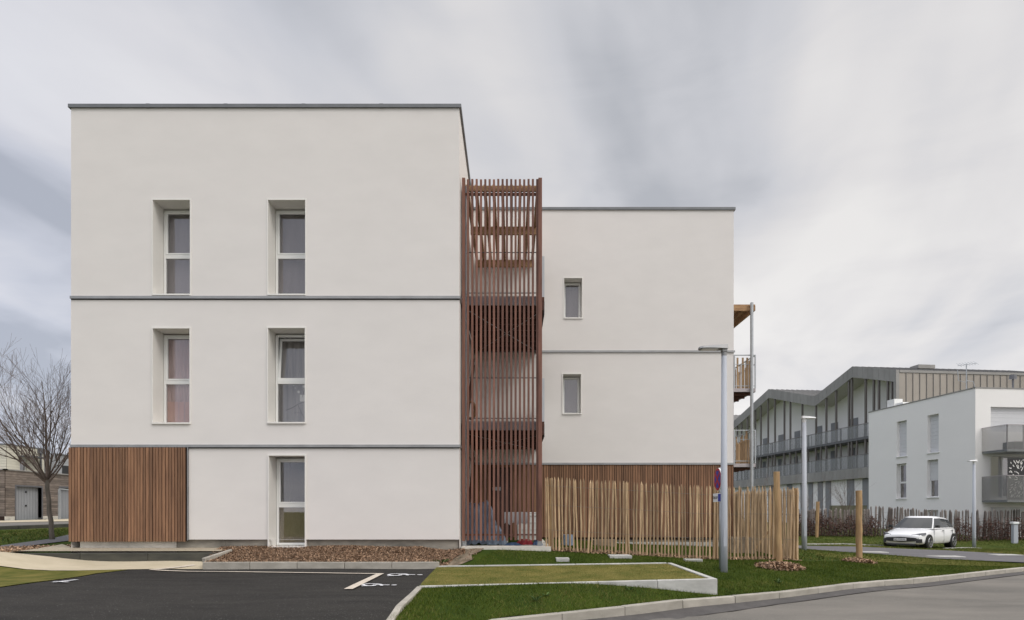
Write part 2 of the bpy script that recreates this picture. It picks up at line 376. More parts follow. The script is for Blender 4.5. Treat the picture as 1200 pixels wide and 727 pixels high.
# far asphalt path on the right
fp = [GP(940,640.5), GP(1000,641.5), GP(1036,643), GP(1110,646), GP(1200,651.5), GP(1300,656), GP(1300,666), GP(1200,660.5), GP(1100,656), GP(1030,650.5), GP(965,646), GP(935,643.5), (10.5,27),(8.3,30),(7.4,33),(8.2,33),(9.4,30)]
struct(drape('asphalt_path', fp, .5, .03, M_path))
drytop = [GP(955,645.5), GP(1030,651.2), GP(1100,656.8), GP(1200,661.3), GP(1260,665), GP(1150,664), GP(1060,661), GP(990,656), GP(955,651)]
struct(drape('dry_grass_strip', drytop, .5, .012, M_lawndry))
drymid = [GP(965,638.5), GP(1036,640.5), GP(1110,643.5), GP(1200,646), GP(1300,650), GP(1300,655), GP(1200,651), GP(1110,645.7), GP(1036,642.7), GP(1000,641.2)]
struct(drape('dry_grass_verge', drymid, .5, .012, M_lawndry))
# thin pale edgings of the path
mbk = MB(); kerbrun(mbk, [GP(943,638.6), GP(990,638.2), GP(1034,640.2)], .1, .05, -.1, 1.0)
kerbrun(mbk, [GP(1105,643.6), GP(1140,642.8), GP(1150,643.4)], .1, .05, -.1, 1.0); struct(mbk.build('path_edging', M_edge))
# little pale slabs in the lawns
def slab(px, py, w, d, name, label, grp='pale concrete covers set in the grass'):
    x, y = GP(px,py); z = g(x,y); mb = MB(); mb.box(x-w/2,x+w/2,y-d/2,y+d/2,z-.05,z+.045); tag(mb.build(name, M_edge, bevel=.006), label, 'drain cover', grp)
slab(659,656.5,.27,.30,'concrete_cover','small square pale cover in the grass nearest the stair tower')
slab(726,653.2,.47,.40,'concrete_cover','largest pale rectangular cover in the grass before the paling fence')
slab(812,658,.36,.2,'concrete_cover','narrow pale cover in the grass close to the sign pole')
slab(1022,648.3,.9,.5,'concrete_cover','flat pale cover at the path edge beside the short timber stake')
slab(1108,653.5,1.0,.5,'concrete_cover','flat pale cover at the path edge in front of the parked car')
slab(1178,651.6,.9,.5,'concrete_cover','rightmost flat pale cover at the far side of the path')

# markings
def strip(mb, a, b, w, dz=.036, n_=12):
    a = np.array(a); b = np.array(b); t = (b-a)/np.linalg.norm(b-a); nr = np.array([-t[1],t[0]])*w/2
    pts = [a+(b-a)*i/n_ for i in range(n_+1)]; vs = []
    for p in pts:
        for s_ in (-1,1): q = p+nr*s_; vs.append((q[0],q[1],g(*q)+dz))
    mb.add(vs, [(2*i,2*i+1,2*i+3,2*i+2) for i in range(n_)])
mb = MB()
strip(mb, GP(176,670.2), GP(449,674.6), .10)
strip(mb, GP(176,670.4), GP(228,664.5), .10, .042)
strip(mb, GP(408,693.5), GP(446,674.6), .13, .040)
struct(mb.build('bay_marking', M_paint))
def icon(mb, px, py, s, rot, mx=1):
    """wheelchair symbol: wheel arc, seat, back, head"""
    x, y = GP(px,py)
    def T(u,v):
        u *= mx
        a = rot; q = (x+s*(u*math.cos(a)-v*math.sin(a)), y+s*(u*math.sin(a)+v*math.cos(a))); return (*q, g(*q)+.036)
    def ply(pts, w):
        for i in range(len(pts)-1):
            a = np.array(pts[i]); b = np.array(pts[i+1]); t = (b-a)/np.linalg.norm(b-a); nr = np.array([-t[1],t[0]])*w/2
            mb.add([T(*(a-nr)),T(*(a+nr)),T(*(b+nr)),T(*(b-nr))],[(0,1,2,3)])
    arc = [(.28*math.cos(t), .28*math.sin(t)) for t in np.linspace(R(80),R(340),18)]
    ply(arc, .1); ply([(0,.55),(0,.1),(.25,.1),(.38,-.25)], .12); ply([(0,.33),(.22,.33)], .09)
    hd = [(.0+.09*math.cos(t), .70+.09*math.sin(t)) for t in np.linspace(0,2*math.pi,14,endpoint=False)]
    mb.add([T(*p) for p in hd],[tuple(range(14))])
mb = MB(); icon(mb, 466, 675.8, .58, R(-90)); icon(mb, 436, 688.2, .5, R(-90)); 
struct(mb.build('disabled_bay_symbol', M_paintw))
mb = MB(); strip(mb, GP(63,685), GP(90,682), .09, .036); strip(mb, GP(63,684.6), GP(80,685.3), .07, .040); struct(mb.build('painted_mark', M_paintw))

# raised grass bay with concrete edging
def bz(x,y):
    u = (x-BX0)/(BX1-BX0); v = (y-BY0)/(BY1-BY0)
    zl = -.40*(1-v)+-.325*v; zr = -.28*(1-v)+-.256*v; return zl*(1-u)+zr*u
struct(drape('grass_bay', [(BX0-.02,BY0+.1),(BX1-.06,BY0+.1),(BX1-.06,BY1-.02),(BX0-.05,BY1-.02)], .4, -.012, M_lawndry, zf=bz))
def wallrun(mb, a, b, w, seg=1.0):
    a = np.array(a); b = np.array(b); L = np.linalg.norm(b-a); t = (b-a)/L; nr = np.array([-t[1],t[0]])*w; k = int(round(L/seg))
    for i in range(k):
        p = a+t*(L*i/k+.003); q = a+t*(L*(i+1)/k-.003); c = [p,q,q+nr,p+nr]
        vs = [(*p_, -1.0) for p_ in c]+[(*p_, bz(*p_)+.008) for p_ in c]
        mb.add(vs, [(0,3,2,1),(4,5,6,7),(0,1,5,4),(1,2,6,5),(2,3,7,6),(3,0,4,7)])
mb = MB(); wallrun(mb, (BX0,BY0),(BX1,BY0),.09,.95); wallrun(mb,(BX1+.0,BY0-.002),(BX1+.0,BY1),.09,1.0); wallrun(mb,(BX0-.02,BY1),(BX1-.09,BY1),.08,1.0)
tag(mb.build('concrete_edging', M_edge, bevel=.008), 'low pale concrete edging around the raised rectangle of dry grass', 'edging')
# kerb between car park and lawn
mb = MB(); kerbrun(mb, [(BX0-.02,BY0),(BX0,8.5),(BX0+.02,7.15)], -.09, .035, -.3, 1.0); struct(mb.build('car_park_kerb', M_kerb, bevel=.01))

# ------------------------------------------------------------------ woodchip bed, gravel strip, dark kerb
def bedz(x,y):
    t = min(max((y-13.02)/1.15,0),1); z = -.245*(1-t)+.0*t - .02 + .012*math.sin(3*x)+.01*math.sin(7*y+x)
    w = min(max((x+2.0)/.6,0),1)
    return z if w == 0 else z*(1-w)+(g(x,y)+.015)*w
bed = [(-6.16,13.02),(-1.46,13.03),(-1.3,13.25),(-1.2,13.6),(-1.0,13.9),(-1.05,14.28),(-6.4,14.28),(-6.35,13.7)]
ob = struct(drape('planting_bed', bed, .25, 0, M_soil, zf=bedz))
mbk = MB()
def straight_kerb(mb, x0, x1, y0, y1, zt0, zt1, zb, seg):
    k = max(1,int(round((x1-x0)/seg)))
    for i in range(k):
        a = x0+(x1-x0)*i/k+.004; b = x0+(x1-x0)*(i+1)/k-.004; za = zt0+(zt1-zt0)*i/k; zb_ = zt0+(zt1-zt0)*(i+1)/k
        mb.add([(a,y0,zb),(b,y0,zb),(b,y1,zb),(a,y1,zb),(a,y0,za),(b,y0,zb_),(b,y1,zb_),(a,y1,za)], [(0,3,2,1),(4,5,6,7),(0,1,5,4),(1,2,6,5),(2,3,7,6),(3,0,4,7)])
straight_kerb(mbk, -6.2, -1.46, 12.98, 13.09, -.235, -.235, -.6, 1.0)
for i in range(1): mbk.bar((-6.2,13.05,-.26),(-5.95,13.75,-.12),.08,.2)
tag(mbk.build('bed_kerb', M_kerb, bevel=.01), 'grey concrete kerb along the front of the wood chip bed', 'kerb')
mbk = MB(); straight_kerb(mbk, -10.45, -6.2, 13.56, 13.68, -.10, -.085, -.7, 1.42)
mbk.add([(-10.55,13.56,-.6),(-10.46,13.56,-.6),(-10.46,13.68,-.6),(-10.55,13.68,-.6),(-10.55,13.56,-.16),(-10.46,13.56,-.10),(-10.46,13.68,-.10),(-10.55,13.68,-.16)], [(0,3,2,1),(4,5,6,7),(0,1,5,4),(1,2,6,5),(2,3,7,6),(3,0,4,7)])
tag(mbk.build('dark_kerb', M_kerbdark, bevel=.01), 'long dark damp kerb holding the gravel below the timber clad corner', 'kerb')
struct(drape('gravel_strip', [(-10.45,13.66),(-6.15,13.66),(-6.2,14.3),(-9.7,14.3),(-10.6,15.2),(-13.2,13.9)], .3, 0, M_gravel, zf=lambda x,y: -.06+(y-13.6)*.06 if x > -10.5 else max(g(x,y)+.03, -.12)))
# soil patch by tower
struct(drape('soil_patch', [(-1.5,13.08),(-1.2,13.05),(-1.0,13.25),(-.82,13.45),(-.86,13.75),(-.68,14.0),(-.62,14.3),(-1.2,14.3),(-1.45,13.8)], .15, 0, M_soil, zf=lambda x,y: g(x,y)+.022))
mb = MB(); mb.box(-1.12,.86,14.30,19.0,-.6,.0); 
tag(mb.build('concrete_floor', M_plinth2), 'pale concrete ground slab under the slatted stair tower', 'slab')

# scatter helpers -------------------------------------------------------------
def tri_cloud(name, verts, tris, m):
    me = bpy.data.meshes.new(name); nv = len(verts); nt_ = len(tris)
    me.vertices.add(nv); me.vertices.foreach_set('co', verts.astype(np.float32).ravel())
    me.loops.add(nt_*3); me.loops.foreach_set('vertex_index', tris.astype(np.int32).ravel())
    me.polygons.add(nt_); me.polygons.foreach_set('loop_start', np.arange(0,nt_*3,3,dtype=np.int32)); me.polygons.foreach_set('loop_total', np.full(nt_,3,dtype=np.int32))
    me.update(calc_edges=True); me.materials.append(m); o = bpy.data.objects.new(name, me); col.objects.link(o); return o
def rand_in(poly, dens):
    pa = np.array([p[:2] for p in poly]); x0,y0 = pa.min(0); x1,y1 = pa.max(0); k = int((x1-x0)*(y1-y0)*dens)
    q = rng.uniform([x0,y0],[x1,y1],(k,2)); return q[inpoly(q, poly)]
def blades(name, q, z, h, w, m, lean=.5):
    k = len(q); a = rng.uniform(0,2*np.pi,k); hh = h*rng.uniform(.5,1.3,k); ln = rng.normal(0,lean,(k,2))*hh[:,None]
    base = np.column_stack([q,z-.004]); d = np.column_stack([np.cos(a),np.sin(a),np.zeros(k)])*w/2
    top = base+np.column_stack([ln,hh]); V = np.stack([base-d,base+d,top],1).reshape(-1,3); T = np.arange(3*k).reshape(-1,3)
    return tri_cloud(name, V, T, m)
def grassmat(name, c, c2, scale, dry):
    m, nt, b = new_mat(name); N = nt.nodes; L = nt.links
    b.inputs['Roughness'].default_value = .8; b.inputs['Specular IOR Level'].default_value = .05
    tc = N.new('ShaderNodeTexCoord'); nz = N.new('ShaderNodeTexNoise'); nz.inputs['Scale'].default_value = scale; nz.inputs['Detail'].default_value = 5
    L.new(tc.outputs['Object'], nz.inputs['Vector'])
    gm = N.new('ShaderNodeNewGeometry'); ad = N.new('ShaderNodeMath'); ad.operation = 'MULTIPLY_ADD'; ad.inputs[1].default_value = .5
    L.new(gm.outputs['Random Per Island'], ad.inputs[0]); L.new(nz.outputs['Fac'], ad.inputs[2])
    rp = N.new('ShaderNodeValToRGB'); e = rp.color_ramp.elements; e[0].position = .45; e[0].color = (*c2,1); e[1].position = .9; e[1].color = (*c,1)
    x = rp.color_ramp.elements.new(.99); x.color = (*dry,1)
    L.new(ad.outputs[0], rp.inputs['Fac']); L.new(rp.outputs[0], b.inputs['Base Color']); return m
M_blade = grassmat('grass_blade_green', (.088,.116,.016), (.026,.044,.006), 1.1, (.16,.15,.05))
M_bladedry = grassmat('grass_blade_olive', (.26,.22,.075), (.075,.10,.018), 2.6, (.32,.26,.10))
M_bladefar = grassmat('grass_blade_far', (.10,.125,.03), (.05,.075,.014), .8, (.2,.17,.06))

lawn_front = [(BX0+.04,7.2),(BX0+.04,BY0)]+[(BX1,BY0),(BX1+.02,BY1+.03),(-1.4,BY1+.03),(-.8,13.3),(-.3,14.25),(.7,14.3),(6.6,14.3),(10,17),(13,19)]+[p for p in KL[::-1] if -.9 < p[0] < 14.5]
lawn_front = [(x,y) for x,y in lawn_front]
q = rand_in(lawn_front, 2600); q = q[rng.random(len(q)) < np.clip(13.0/q[:,1],0,1)**2.2]
o = blades('grass_blades', q, gv(q), .040, .0065, M_blade); tag(o, 'short deep green lawn grass between the fence and the road kerb', 'grass', kind='stuff')
q = rand_in(lawn_front, 260); nz_ = np.sin(q[:,0]*1.7+2)*np.sin(q[:,1]*2.3+q[:,0])+.5*np.sin(q[:,0]*5.1)*np.sin(q[:,1]*4.3); q = q[nz_ > .15]
o = blades('grass_tufts', q, gv(q), .065, .008, M_bladefar, .8); tag(o, 'paler longer grass clumps standing out of the short lawn', 'grass', kind='stuff')
q = rand_in([(BX0+.0,BY0+.09),(BX1-.09,BY0+.09),(BX1-.09,BY1-.02),(BX0+.0,BY1-.02)], 2600); z = np.array([bz(x,y) for x,y in q])
o = blades('grass_blades', q, z-.015, .022, .006, M_bladedry, .9); tag(o, 'short olive dry turf inside the raised concrete edged bay', 'grass', kind='stuff')
lw = [GP(-90,705), GP(4,690), GP(60,682), GP(112,674), GP(150,669.8), GP(0,666.8), GP(-120,668.5)]
q = rand_in(lw, 1500); o = blades('grass_blades', q, gv(q), .03, .007, M_bladedry, .8); tag(o, 'dry olive grass wedge beside the car park at the left', 'grass', kind='stuff')
struct(drape('left_lawn', lw, .4, .03, M_lawndry))
gar = [(.9,14.5),(6.25,14.5),(6.25,19),(8,22),(12,24),(9.5,22),(7.5,17),(6.5,14.4)]
q = rand_in([(.9,15.0),(6.25,15.0),(6.3,18.6),(.9,18.6)], 700); o = blades('grass_blades', q, gv(q), .045, .009, M_blade); tag(o, 'green garden grass seen through the paling fence', 'grass', kind='stuff')
far = [(10,17),(13,19),(15,17.6),(19,20.2),(23,25),(32,33),(33,35.5),(11,35.5),(8.5,30),(7,20),(6.5,14.4)]
q = rand_in(far, 260); q = q[~inpoly(q, fp)]; o = blades('grass_blades', q, gv(q)+.01, .055, .016, M_bladefar, .8); tag(o, 'rougher pale green grass around the far path and car', 'grass', kind='stuff')
vr = [GP(-60,639), GP(0,639.5), GP(60,632), GP(84,626.5), GP(84,619.5), GP(0,623), GP(-60,624)]
q = rand_in(vr, 220); o = blades('grass_blades', q, gv(q)+.01, .06, .018, M_bladefar, .7); tag(o, 'green verge grass around the bare street tree', 'grass', kind='stuff')
# edge tufts hanging over the kerb
ql = []
for i in range(len(KL)-1):
    a, b = np.array(KL[i]), np.array(KL[i+1])
    if -1 < a[0] < 14:
        k = int(np.linalg.norm(b-a)*170); t = rng.random(k)[:,None]; nr = np.array([-(b-a)[1],(b-a)[0]])/np.linalg.norm(b-a)
        ql.append(a+(b-a)*t+nr*rng.uniform(-.03,.06,(k,1)))
q = np.concatenate(ql); o = blades('grass_tufts', q, gv(q)+.004, .05, .007, M_blade, .9); tag(o, 'ragged grass tufts leaning over the road kerb', 'grass', kind='stuff')
# weeds
def weed(x, y, s, label):
    mb = MB(); z = g(x,y)
    for k in range(9):
        a = k*2.4+random.random(); l = s*random.uniform(.6,1.2); up = random.uniform(.4,1.0)
        d = Vector((math.cos(a),math.sin(a),0)); sd = Vector((-d.y,d.x,0))*l*.16; p = Vector((x,y,z))
        mb.add([p, p+d*l*.5+sd+Vector((0,0,l*up*.6)), p+d*l+Vector((0,0,l*up*.8)), p+d*l*.5-sd+Vector((0,0,l*up*.6))], [(0,1,2,3)])
    tag(mb.build('weed', M_leafgreen), label, 'weed', 'weeds in the lawn')
for px,py,s_,lb in ((640,700,.08,'broad leaved weed in the grass strip in front of the raised bay, leftmost'),(738,692,.07,'broad leaved weed at the foot of the edging, where its wall starts to rise'),(628,705,.10,'small weed nearest the road kerb below the raised bay'),
                    (517,662,.17,'bright green weed at the right end of the wood chip bed'),(850,668,.09,'small pale weed at the foot of the street lamp'),(912,684,.1,'weed in the open lawn right of the raised bay')):
    x,y = GP(px,py); weed(x,y,s_,lb)

def chips(name, pts, size, label, m=None):
    k = len(pts); V = []; 
    a = rng.uniform(0,np.pi*2,k); L = size*rng.uniform(.4,1.3,k); Wd = L*rng.uniform(.25,.6,k)
    tx = rng.normal(0,.5,k); ty = rng.normal(0,.35,k)
    u = np.stack([np.cos(a),np.sin(a),tx],1)*L[:,None]/2; v = np.stack([-np.sin(a),np.cos(a),ty],1)*Wd[:,None]/2
    c = pts; V = np.stack([c-u-v,c+u-v*.6,c+u*.8+v,c-u*.9+v*.8],1).reshape(-1,3); i = np.arange(k)*4
    T = np.concatenate([np.stack([i,i+1,i+2],1),np.stack([i,i+2,i+3],1)])
    o = tri_cloud(name, V, T, m or M_chip); tag(o, label, 'wood chips', kind='stuff'); return o
q = rand_in(bed+[(-.75,13.9),(-.8,13.5)] if False else bed, 9500); z = np.array([bedz(x,y) for x,y in q])+rng.uniform(.004,.035,len(q)); chips('wood_chips', np.column_stack([q,z]), .032, 'brown wood chip mulch in the bed below the front facade')
q = rand_in([(.75,14.32),(6.4,14.32),(6.4,14.9),(.75,14.9)], 900); chips('wood_chips', np.column_stack([q,gv(q)+rng.uniform(.0,.03,len(q))]), .06, 'wood chip mulch scattered along the foot of the paling fence')
q = rand_in([(-10.6,13.75),(-13.5,13.2),(-13.5,14.2),(-10.4,16.5),(-9.7,14.3)], 700); chips('wood_chips', np.column_stack([q,np.maximum(gv(q),-.1)+rng.uniform(.02,.06,len(q))]), .06, 'loose wood chips at the left corner of the building')
q = rand_in([(-1.25,13.15),(-.8,13.4),(-.65,14.25),(-1.1,14.25)], 500); chips('wood_chips', np.column_stack([q,gv(q)+rng.uniform(.02,.05,len(q))]), .03, 'chips spilled on the bare soil between mulch bed and tower slab')
def mulch(px, py, r, name, label):
    x,y = GP(px,py); k = int(2600*r*r*3.14); a = rng.uniform(0,6.28,k); rr = r*np.sqrt(rng.random(k)); q = np.stack([x+rr*np.cos(a)*1.0,y+rr*np.sin(a)*.9],1)
    z = gv(q)+.07*(1-(rr/r)**2)+rng.uniform(0,.03,k); chips(name, np.column_stack([q,z]), .07, label)
    return x,y

# ------------------------------------------------------------------ walls with openings
def wall(mb, a0, a1, z0, z1, holes, d=.5, y0=0.0):
    xs = sorted({a0,a1,*[h[0] for h in holes],*[h[1] for h in holes]}); zs = sorted({z0,z1,*[h[2] for h in holes],*[h[3] for h in holes]})
    xs = [x for x in xs if a0<=x<=a1]; zs = [z for z in zs if z0<=z<=z1]
    for i in range(len(xs)-1):
        for j in range(len(zs)-1):
            cx = (xs[i]+xs[i+1])/2; cz = (zs[j]+zs[j+1])/2
            if any(h[0]<cx<h[1] and h[2]<cz<h[3] for h in holes): continue
            mb.quad((xs[i],y0,zs[j]),(xs[i+1],y0,zs[j]),(xs[i+1],y0,zs[j+1]),(xs[i],y0,zs[j+1]))
    for h in holes:
        h0,h1,h2,h3 = h[0],h[1],max(h[2],z0),min(h[3],z1)
        mb.quad((h0,y0,h2),(h0,y0+d,h2),(h0,y0+d,h3),(h0,y0,h3)); mb.quad((h1,y0,h2),(h1,y0,h3),(h1,y0+d,h3),(h1,y0+d,h2))
        mb.quad((h0,y0,h3),(h0,y0+d,h3),(h1,y0+d,h3),(h1,y0,h3))
        if h[2] >= z0: mb.quad((h0,y0,h2),(h1,y0,h2),(h1,y0+d,h2),(h0,y0+d,h2))
def window(parent, M, a0, a1, z0, z1, dep, transom=None, style='grey', open_sash=False, sur=True, fw=.05, name='window', label=None, lower=None, pane=None):
    """frame (part) > surround, glass pane, curtain"""
    mb = MB(M); t = .055
    yf = dep-.07
    mb.box(a0+.012,a0+.012+fw,yf,yf+.07,z0+.02,z1-.03); mb.box(a1-.012-fw,a1-.012,yf,yf+.07,z0+.02,z1-.03)
    mb.box(a0+.012+fw,a1-.012-fw,yf,yf+.07,z1-.03-fw,z1-.03); mb.box(a0+.012+fw,a1-.012-fw,yf,yf+.07,z0+.02,z0+.02+fw)
    gz0, gz1, gx0, gx1 = z0+.02+fw, z1-.03-fw, a0+.012+fw, a1-.012-fw
    if transom: mb.box(gx0,gx1,yf-.004,yf+.07,transom-.045,transom+.045)
    fr = mb.build(name, M_pvc, parent, bevel=.004)
    if label: fr['label'] = label
    if sur:
        s = MB(M); e = .012; p = -.012
        s.box(a0-.022,a0+.004,p,dep,z0-.022,z1+.022); s.box(a1-.004,a1+.022,p,dep,z0-.022,z1+.022)
        s.box(a0+.004,a1-.004,p,dep,z1-.004,z1+.022); s.box(a0+.004,a1-.004,p-.02,dep,z0-.022,z0+.012)
        s.build('surround', M_reveal, fr)
    if transom:
        if open_sash:
            # upper sash tilted inwards at its top
            mt = transom+.045; s = MB(M @ Matrix.Translation((0,yf+.02,mt)) @ Matrix.Rotation(R(-7),4,'X'))
            hh = gz1-mt
            s.box(gx0,gx0+.05,0,.05,0,hh); s.box(gx1-.05,gx1,0,.05,0,hh); s.box(gx0+.05,gx1-.05,0,.05,0,.05); s.box(gx0+.05,gx1-.05,0,.05,hh-.05,hh)
            s.build('sash', M_pvc, fr); s2 = MB(s.M); s2.box(gx0+.05,gx1-.05,.02,.03,.05,hh-.05); s2.build('pane', pane or M_glass, fr)
        else:
            s = MB(M); mt = transom+.045
            s.box(gx0,gx0+.04,yf-.012,yf+.05,mt,gz1); s.box(gx1-.04,gx1,yf-.012,yf+.05,mt,gz1); s.box(gx0+.04,gx1-.04,yf-.012,yf+.05,mt,mt+.035); s.box(gx0+.04,gx1-.04,yf-.012,yf+.05,gz1-.035,gz1)
            s.build('sash', M_pvc, fr, bevel=.004); s2 = MB(M); s2.box(gx0+.04,gx1-.04,yf+.02,yf+.03,mt+.035,gz1-.035); s2.build('pane', pane or M_glass, fr)
        s2 = MB(M); s2.box(gx0,gx1,yf+.025,yf+.035,gz0,transom-.045); s2.build('pane', pane or M_glass, fr)
    else:
        s2 = MB(M); s2.box(gx0,gx1,yf+.02,yf+.03,gz0,gz1); s2.build('pane', pane or M_glass, fr)
    # curtain/blind: wavy sheet just inside; and a dim room niche
    def sheet(z0_, z1_, m, yy, amp=.02, nm='curtain'):
        s = MB(M); k = 40; vs = []
        for i in range(k+1):
            x = a0-.05+(a1-a0+.1)*i/k; yv = yy+amp*math.sin(i*1.1)+amp*.5*math.sin(i*2.3+a0)
            vs += [(x,yv,z0_),(x,yv,z1_)]
        s.add(vs, [(2*i,2*i+2,2*i+3,2*i+1) for i in range(k)]); s.build(nm, m, fr, smooth=True)
    mp = {'grey':M_cgrey,'pink':M_cpink,'light':M_clight,'dark':M_room,'olive':M_colive}
    if style == 'dark': sheet(z0-.05,z1+.05,M_room,dep+1.0,0,'room_wall')
    else: sheet(z0-.05,z1+.05,mp[style],dep+(.3 if open_sash else .02 if style=='pink' else .10),.002 if style=='grey' else .03)
    if lower: sheet(z0-.02,z0+lower[0],lower[1],dep-.004,.003)
    return fr
I4 = Matrix.Identity(4)
def PF(o, a, inward):
    """plane frame: local x along the wall, y into the wall, z up"""
    a = Vector(a).normalized(); i_ = Vector(inward).normalized()
    return Matrix(((a.x,i_.x,0,o[0]),(a.y,i_.y,0,o[1]),(0,0,1,o[2] if len(o)>2 else 0),(0,0,0,1)))
def battens(mb, a0, a1, z0, z1, y, pitch=.068, w=.052, t=.028, jw=.006):
    x = a0
    while x < a1-w*.6:
        ww = w*random.choice((.8,1,1,1.15)); ww = min(ww, a1-x)
        mb.box(x, x+ww, y-t-random.uniform(0,jw), y, z0+random.uniform(0,.004), z1); x += ww+(pitch-w)*random.uniform(.8,1.2)

# ------------------------------------------------------------------ front block
D1 = 14.2
XL, XR = X_(83.3,D1), X_(538.2,D1)
ZT = Z_(123,D1)
front = empty('apartment_building', 'large white rendered block with two columns of tall windows and a timber clad bottom corner', 'building', ((XL+XR)/2, D1+4, 0))
MF = Matrix.Translation((0,D1,0))
wins = []
for pxs, zt, zb in (((179,223),Z_(234.5,D1),Z_(345.5,D1)), ((314,358),Z_(234.5,D1),Z_(345.5,D1)), ((179,222.5),Z_(385,D1),Z_(496,D1)), ((314,357.5),Z_(384.5,D1),Z_(495.5,D1))):
    wins.append((X_(pxs[0],D1),X_(pxs[1],D1),zb,zt))
door = (X_(315,D1),X_(357.5,D1),.0,Z_(534,D1))
B1, B2 = Z_(348,D1), Z_(522,D1)
PB = Z_(632.5,D1)     # bottom of the render
mb = MB(MF)
wall(mb, XL, XR, B1, ZT-.05, wins[:2]); wall(mb, XL, XR, B2, B1, wins[2:], y0=.006)
CX = X_(221,D1)
wall(mb, CX, XR, PB, B2, [(door[0],door[1],PB-1,door[3])], y0=.016)
# underside return of the render, sides, roof
mb.quad((CX,.016,PB),(XR,.016,PB),(XR,.1,PB),(CX,.1,PB))
mb.quad((XR,0,B1),(XR,11,B1),(XR,11,ZT-.05),(XR,0,ZT-.05)); mb.quad((XR,.006,B2),(XR,11,B2),(XR,11,B1),(XR,.006,B1)); mb.quad((XR,.016,-.2),(XR,11,-.2),(XR,11,B2),(XR,.016,B2))
mb.quad((XL,0,-.2),(XL,0,ZT-.05),(XL,11,ZT-.05),(XL,11,-.2)); mb.quad((XL,11,-.3),(XR,11,-.3),(XR,11,ZT-.05),(XL,11,ZT-.05)); mb.quad((XL,0,ZT-.4),(XR,0,ZT-.4),(XR,11,ZT-.4),(XL,11,ZT-.4))
mb.build('wall', M_render, front)
mb = MB(MF); mb.box(XL-.045,XR+.045,-.04,.28,ZT-.075,ZT+.0); mb.box(XL-.045,XL+.28,.28,11.04,ZT-.075,ZT); mb.box(XR-.28,XR+.045,.28,11.04,ZT-.075,ZT); mb.box(XL+.28,XR-.28,10.7,11.04,ZT-.075,ZT)
for k in range(1,5): mb.box(XL+k*(XR-XL)/5-.04,XL+k*(XR-XL)/5+.04,-.043,.2,ZT-.078,ZT+.004)
mb.build('coping', M_coping, front)
for zb, nm in ((B1,0),(B2,1)):
    mb = MB(MF); mb.box(XL-.012,XR+.025,-.03,.0,zb-.045,zb+.012); mb.box(XR,XR+.025,.0,4.8,zb-.045,zb+.012)
    mb.build('floor_band', M_band, front)
    mb = MB(MF); mb.box(XL,XR+.004,-.004,.012,zb-.066,zb-.046); mb.build('shadow_line', M_bandshadow, front)  # dark strip painted in as the shadow below the flashing
mb = MB(MF); mb.box(XL-.0,CX-.012,.0,.04,PB-.03,B2-.05); mb.build('cladding_backing', M_woodback, front)
mb = MB(MF); battens(mb, XL-.03, CX-.02, PB-.045, B2-.052, -.004); mb.build('timber_cladding', M_wood, front)
mb = MB(MF); mb.box(CX-.016,CX-.002,-.03,.02,PB-.02,B2-.05); mb.build('corner_trim', M_band, front)
# plinth
mb = MB(MF); P0 = X_(209,D1+.15)
mb.box(XL+.1,X_(96,D1+.12)-.01,.5,.6,-.6,PB); mb.build('plinth', M_plinth, front); mb = MB(MF)
mb.box(X_(96,D1+.12), X_(153,D1+.12)-.002, .06,.3,-.6,PB+.02); mb.box(X_(153,D1+.12)+.002, P0, .06,.3,-.6,PB+.02); mb.build('plinth', M_plinth2, front)
mb = MB(MF); mb.box(P0+.002,X_(266,D1+.15)-.002,.08,.3,-.6,PB+.02); mb.box(X_(266,D1+.15)+.002,door[0]-.03,.08,.3,-.6,PB+.02); mb.build('plinth', M_plinth, front); mb = MB(MF); mb.box(door[1]+.03,XR-.02,.08,.3,-.6,PB+.02); mb.build('plinth', M_plinth, front)
TR = lambda py: Z_(py, D1+.45)
window(front, MF, *wins[0], .5, TR(301.5), 'grey', label='upper window with grey blind, left of the top floor pair')
window(front, MF, *wins[1], .5, TR(301.5), 'grey', label='upper window with grey blind, right of the top floor pair')
window(front, MF, *wins[2], .5, TR(448.5), 'pink', lower=(.55,M_csalmon), label='window with a dusty pink curtain and salmon cloth')
window(front, MF, *wins[3], .5, TR(448), 'light', open_sash=True, label='window with its upper sash tilted open and a twig decal')
dw = window(front, MF, door[0],door[1],-.0,door[3], .5, TR(592.5), 'dark', lower=(TR(592.5)+.02,M_colive), name='glazed_door', label='ground floor glazed door with olive lower blind')
mb = MB(MF); mb.box(door[0],door[1],-.02,.5,-.5,-.024); mb.build('door_sill', M_plinth2, front)
# twig and stickers behind the middle right window
x0,x1,z0,z1 = wins[3]; yy = .46
mb = MB(MF)
def wp(px,py): v = W(px,py,D1+yy); return (v.x, yy-.0, v.z)
mb.tube([wp(335,481),wp(343,478),wp(349,474),wp(357,471)],[.004,.004,.003,.002],5); mb.tube([wp(349,474),wp(353,484),wp(358,492)],[.003,.003,.002],5); mb.tube([wp(345,484),wp(352,484)],[.003,.002],5); mb.tube([wp(354,466),wp(357,456)],.003,5)
mb.build('twig_decal', M_black, front)
for px,py,r in ((344,452,.012),(346,455,.012),(350,459.5,.03),(356,453,.03)):
    mb = MB(MF); c = wp(px,py); mb.add([(c[0]+r*math.cos(t),c[1],c[2]+r*math.sin(t)) for t in np.linspace(0,6.28,12,endpoint=False)],[tuple(range(12))]); mb.build('window_sticker', M_plastic, front)
mb = MB(MF); c = wp(354,467); mb.box(c[0]-.05,c[0]+.06,c[1],c[1]+.003,c[2]-.07,c[2]+.08)
mb.build('window_sticker', M_plastic, front)

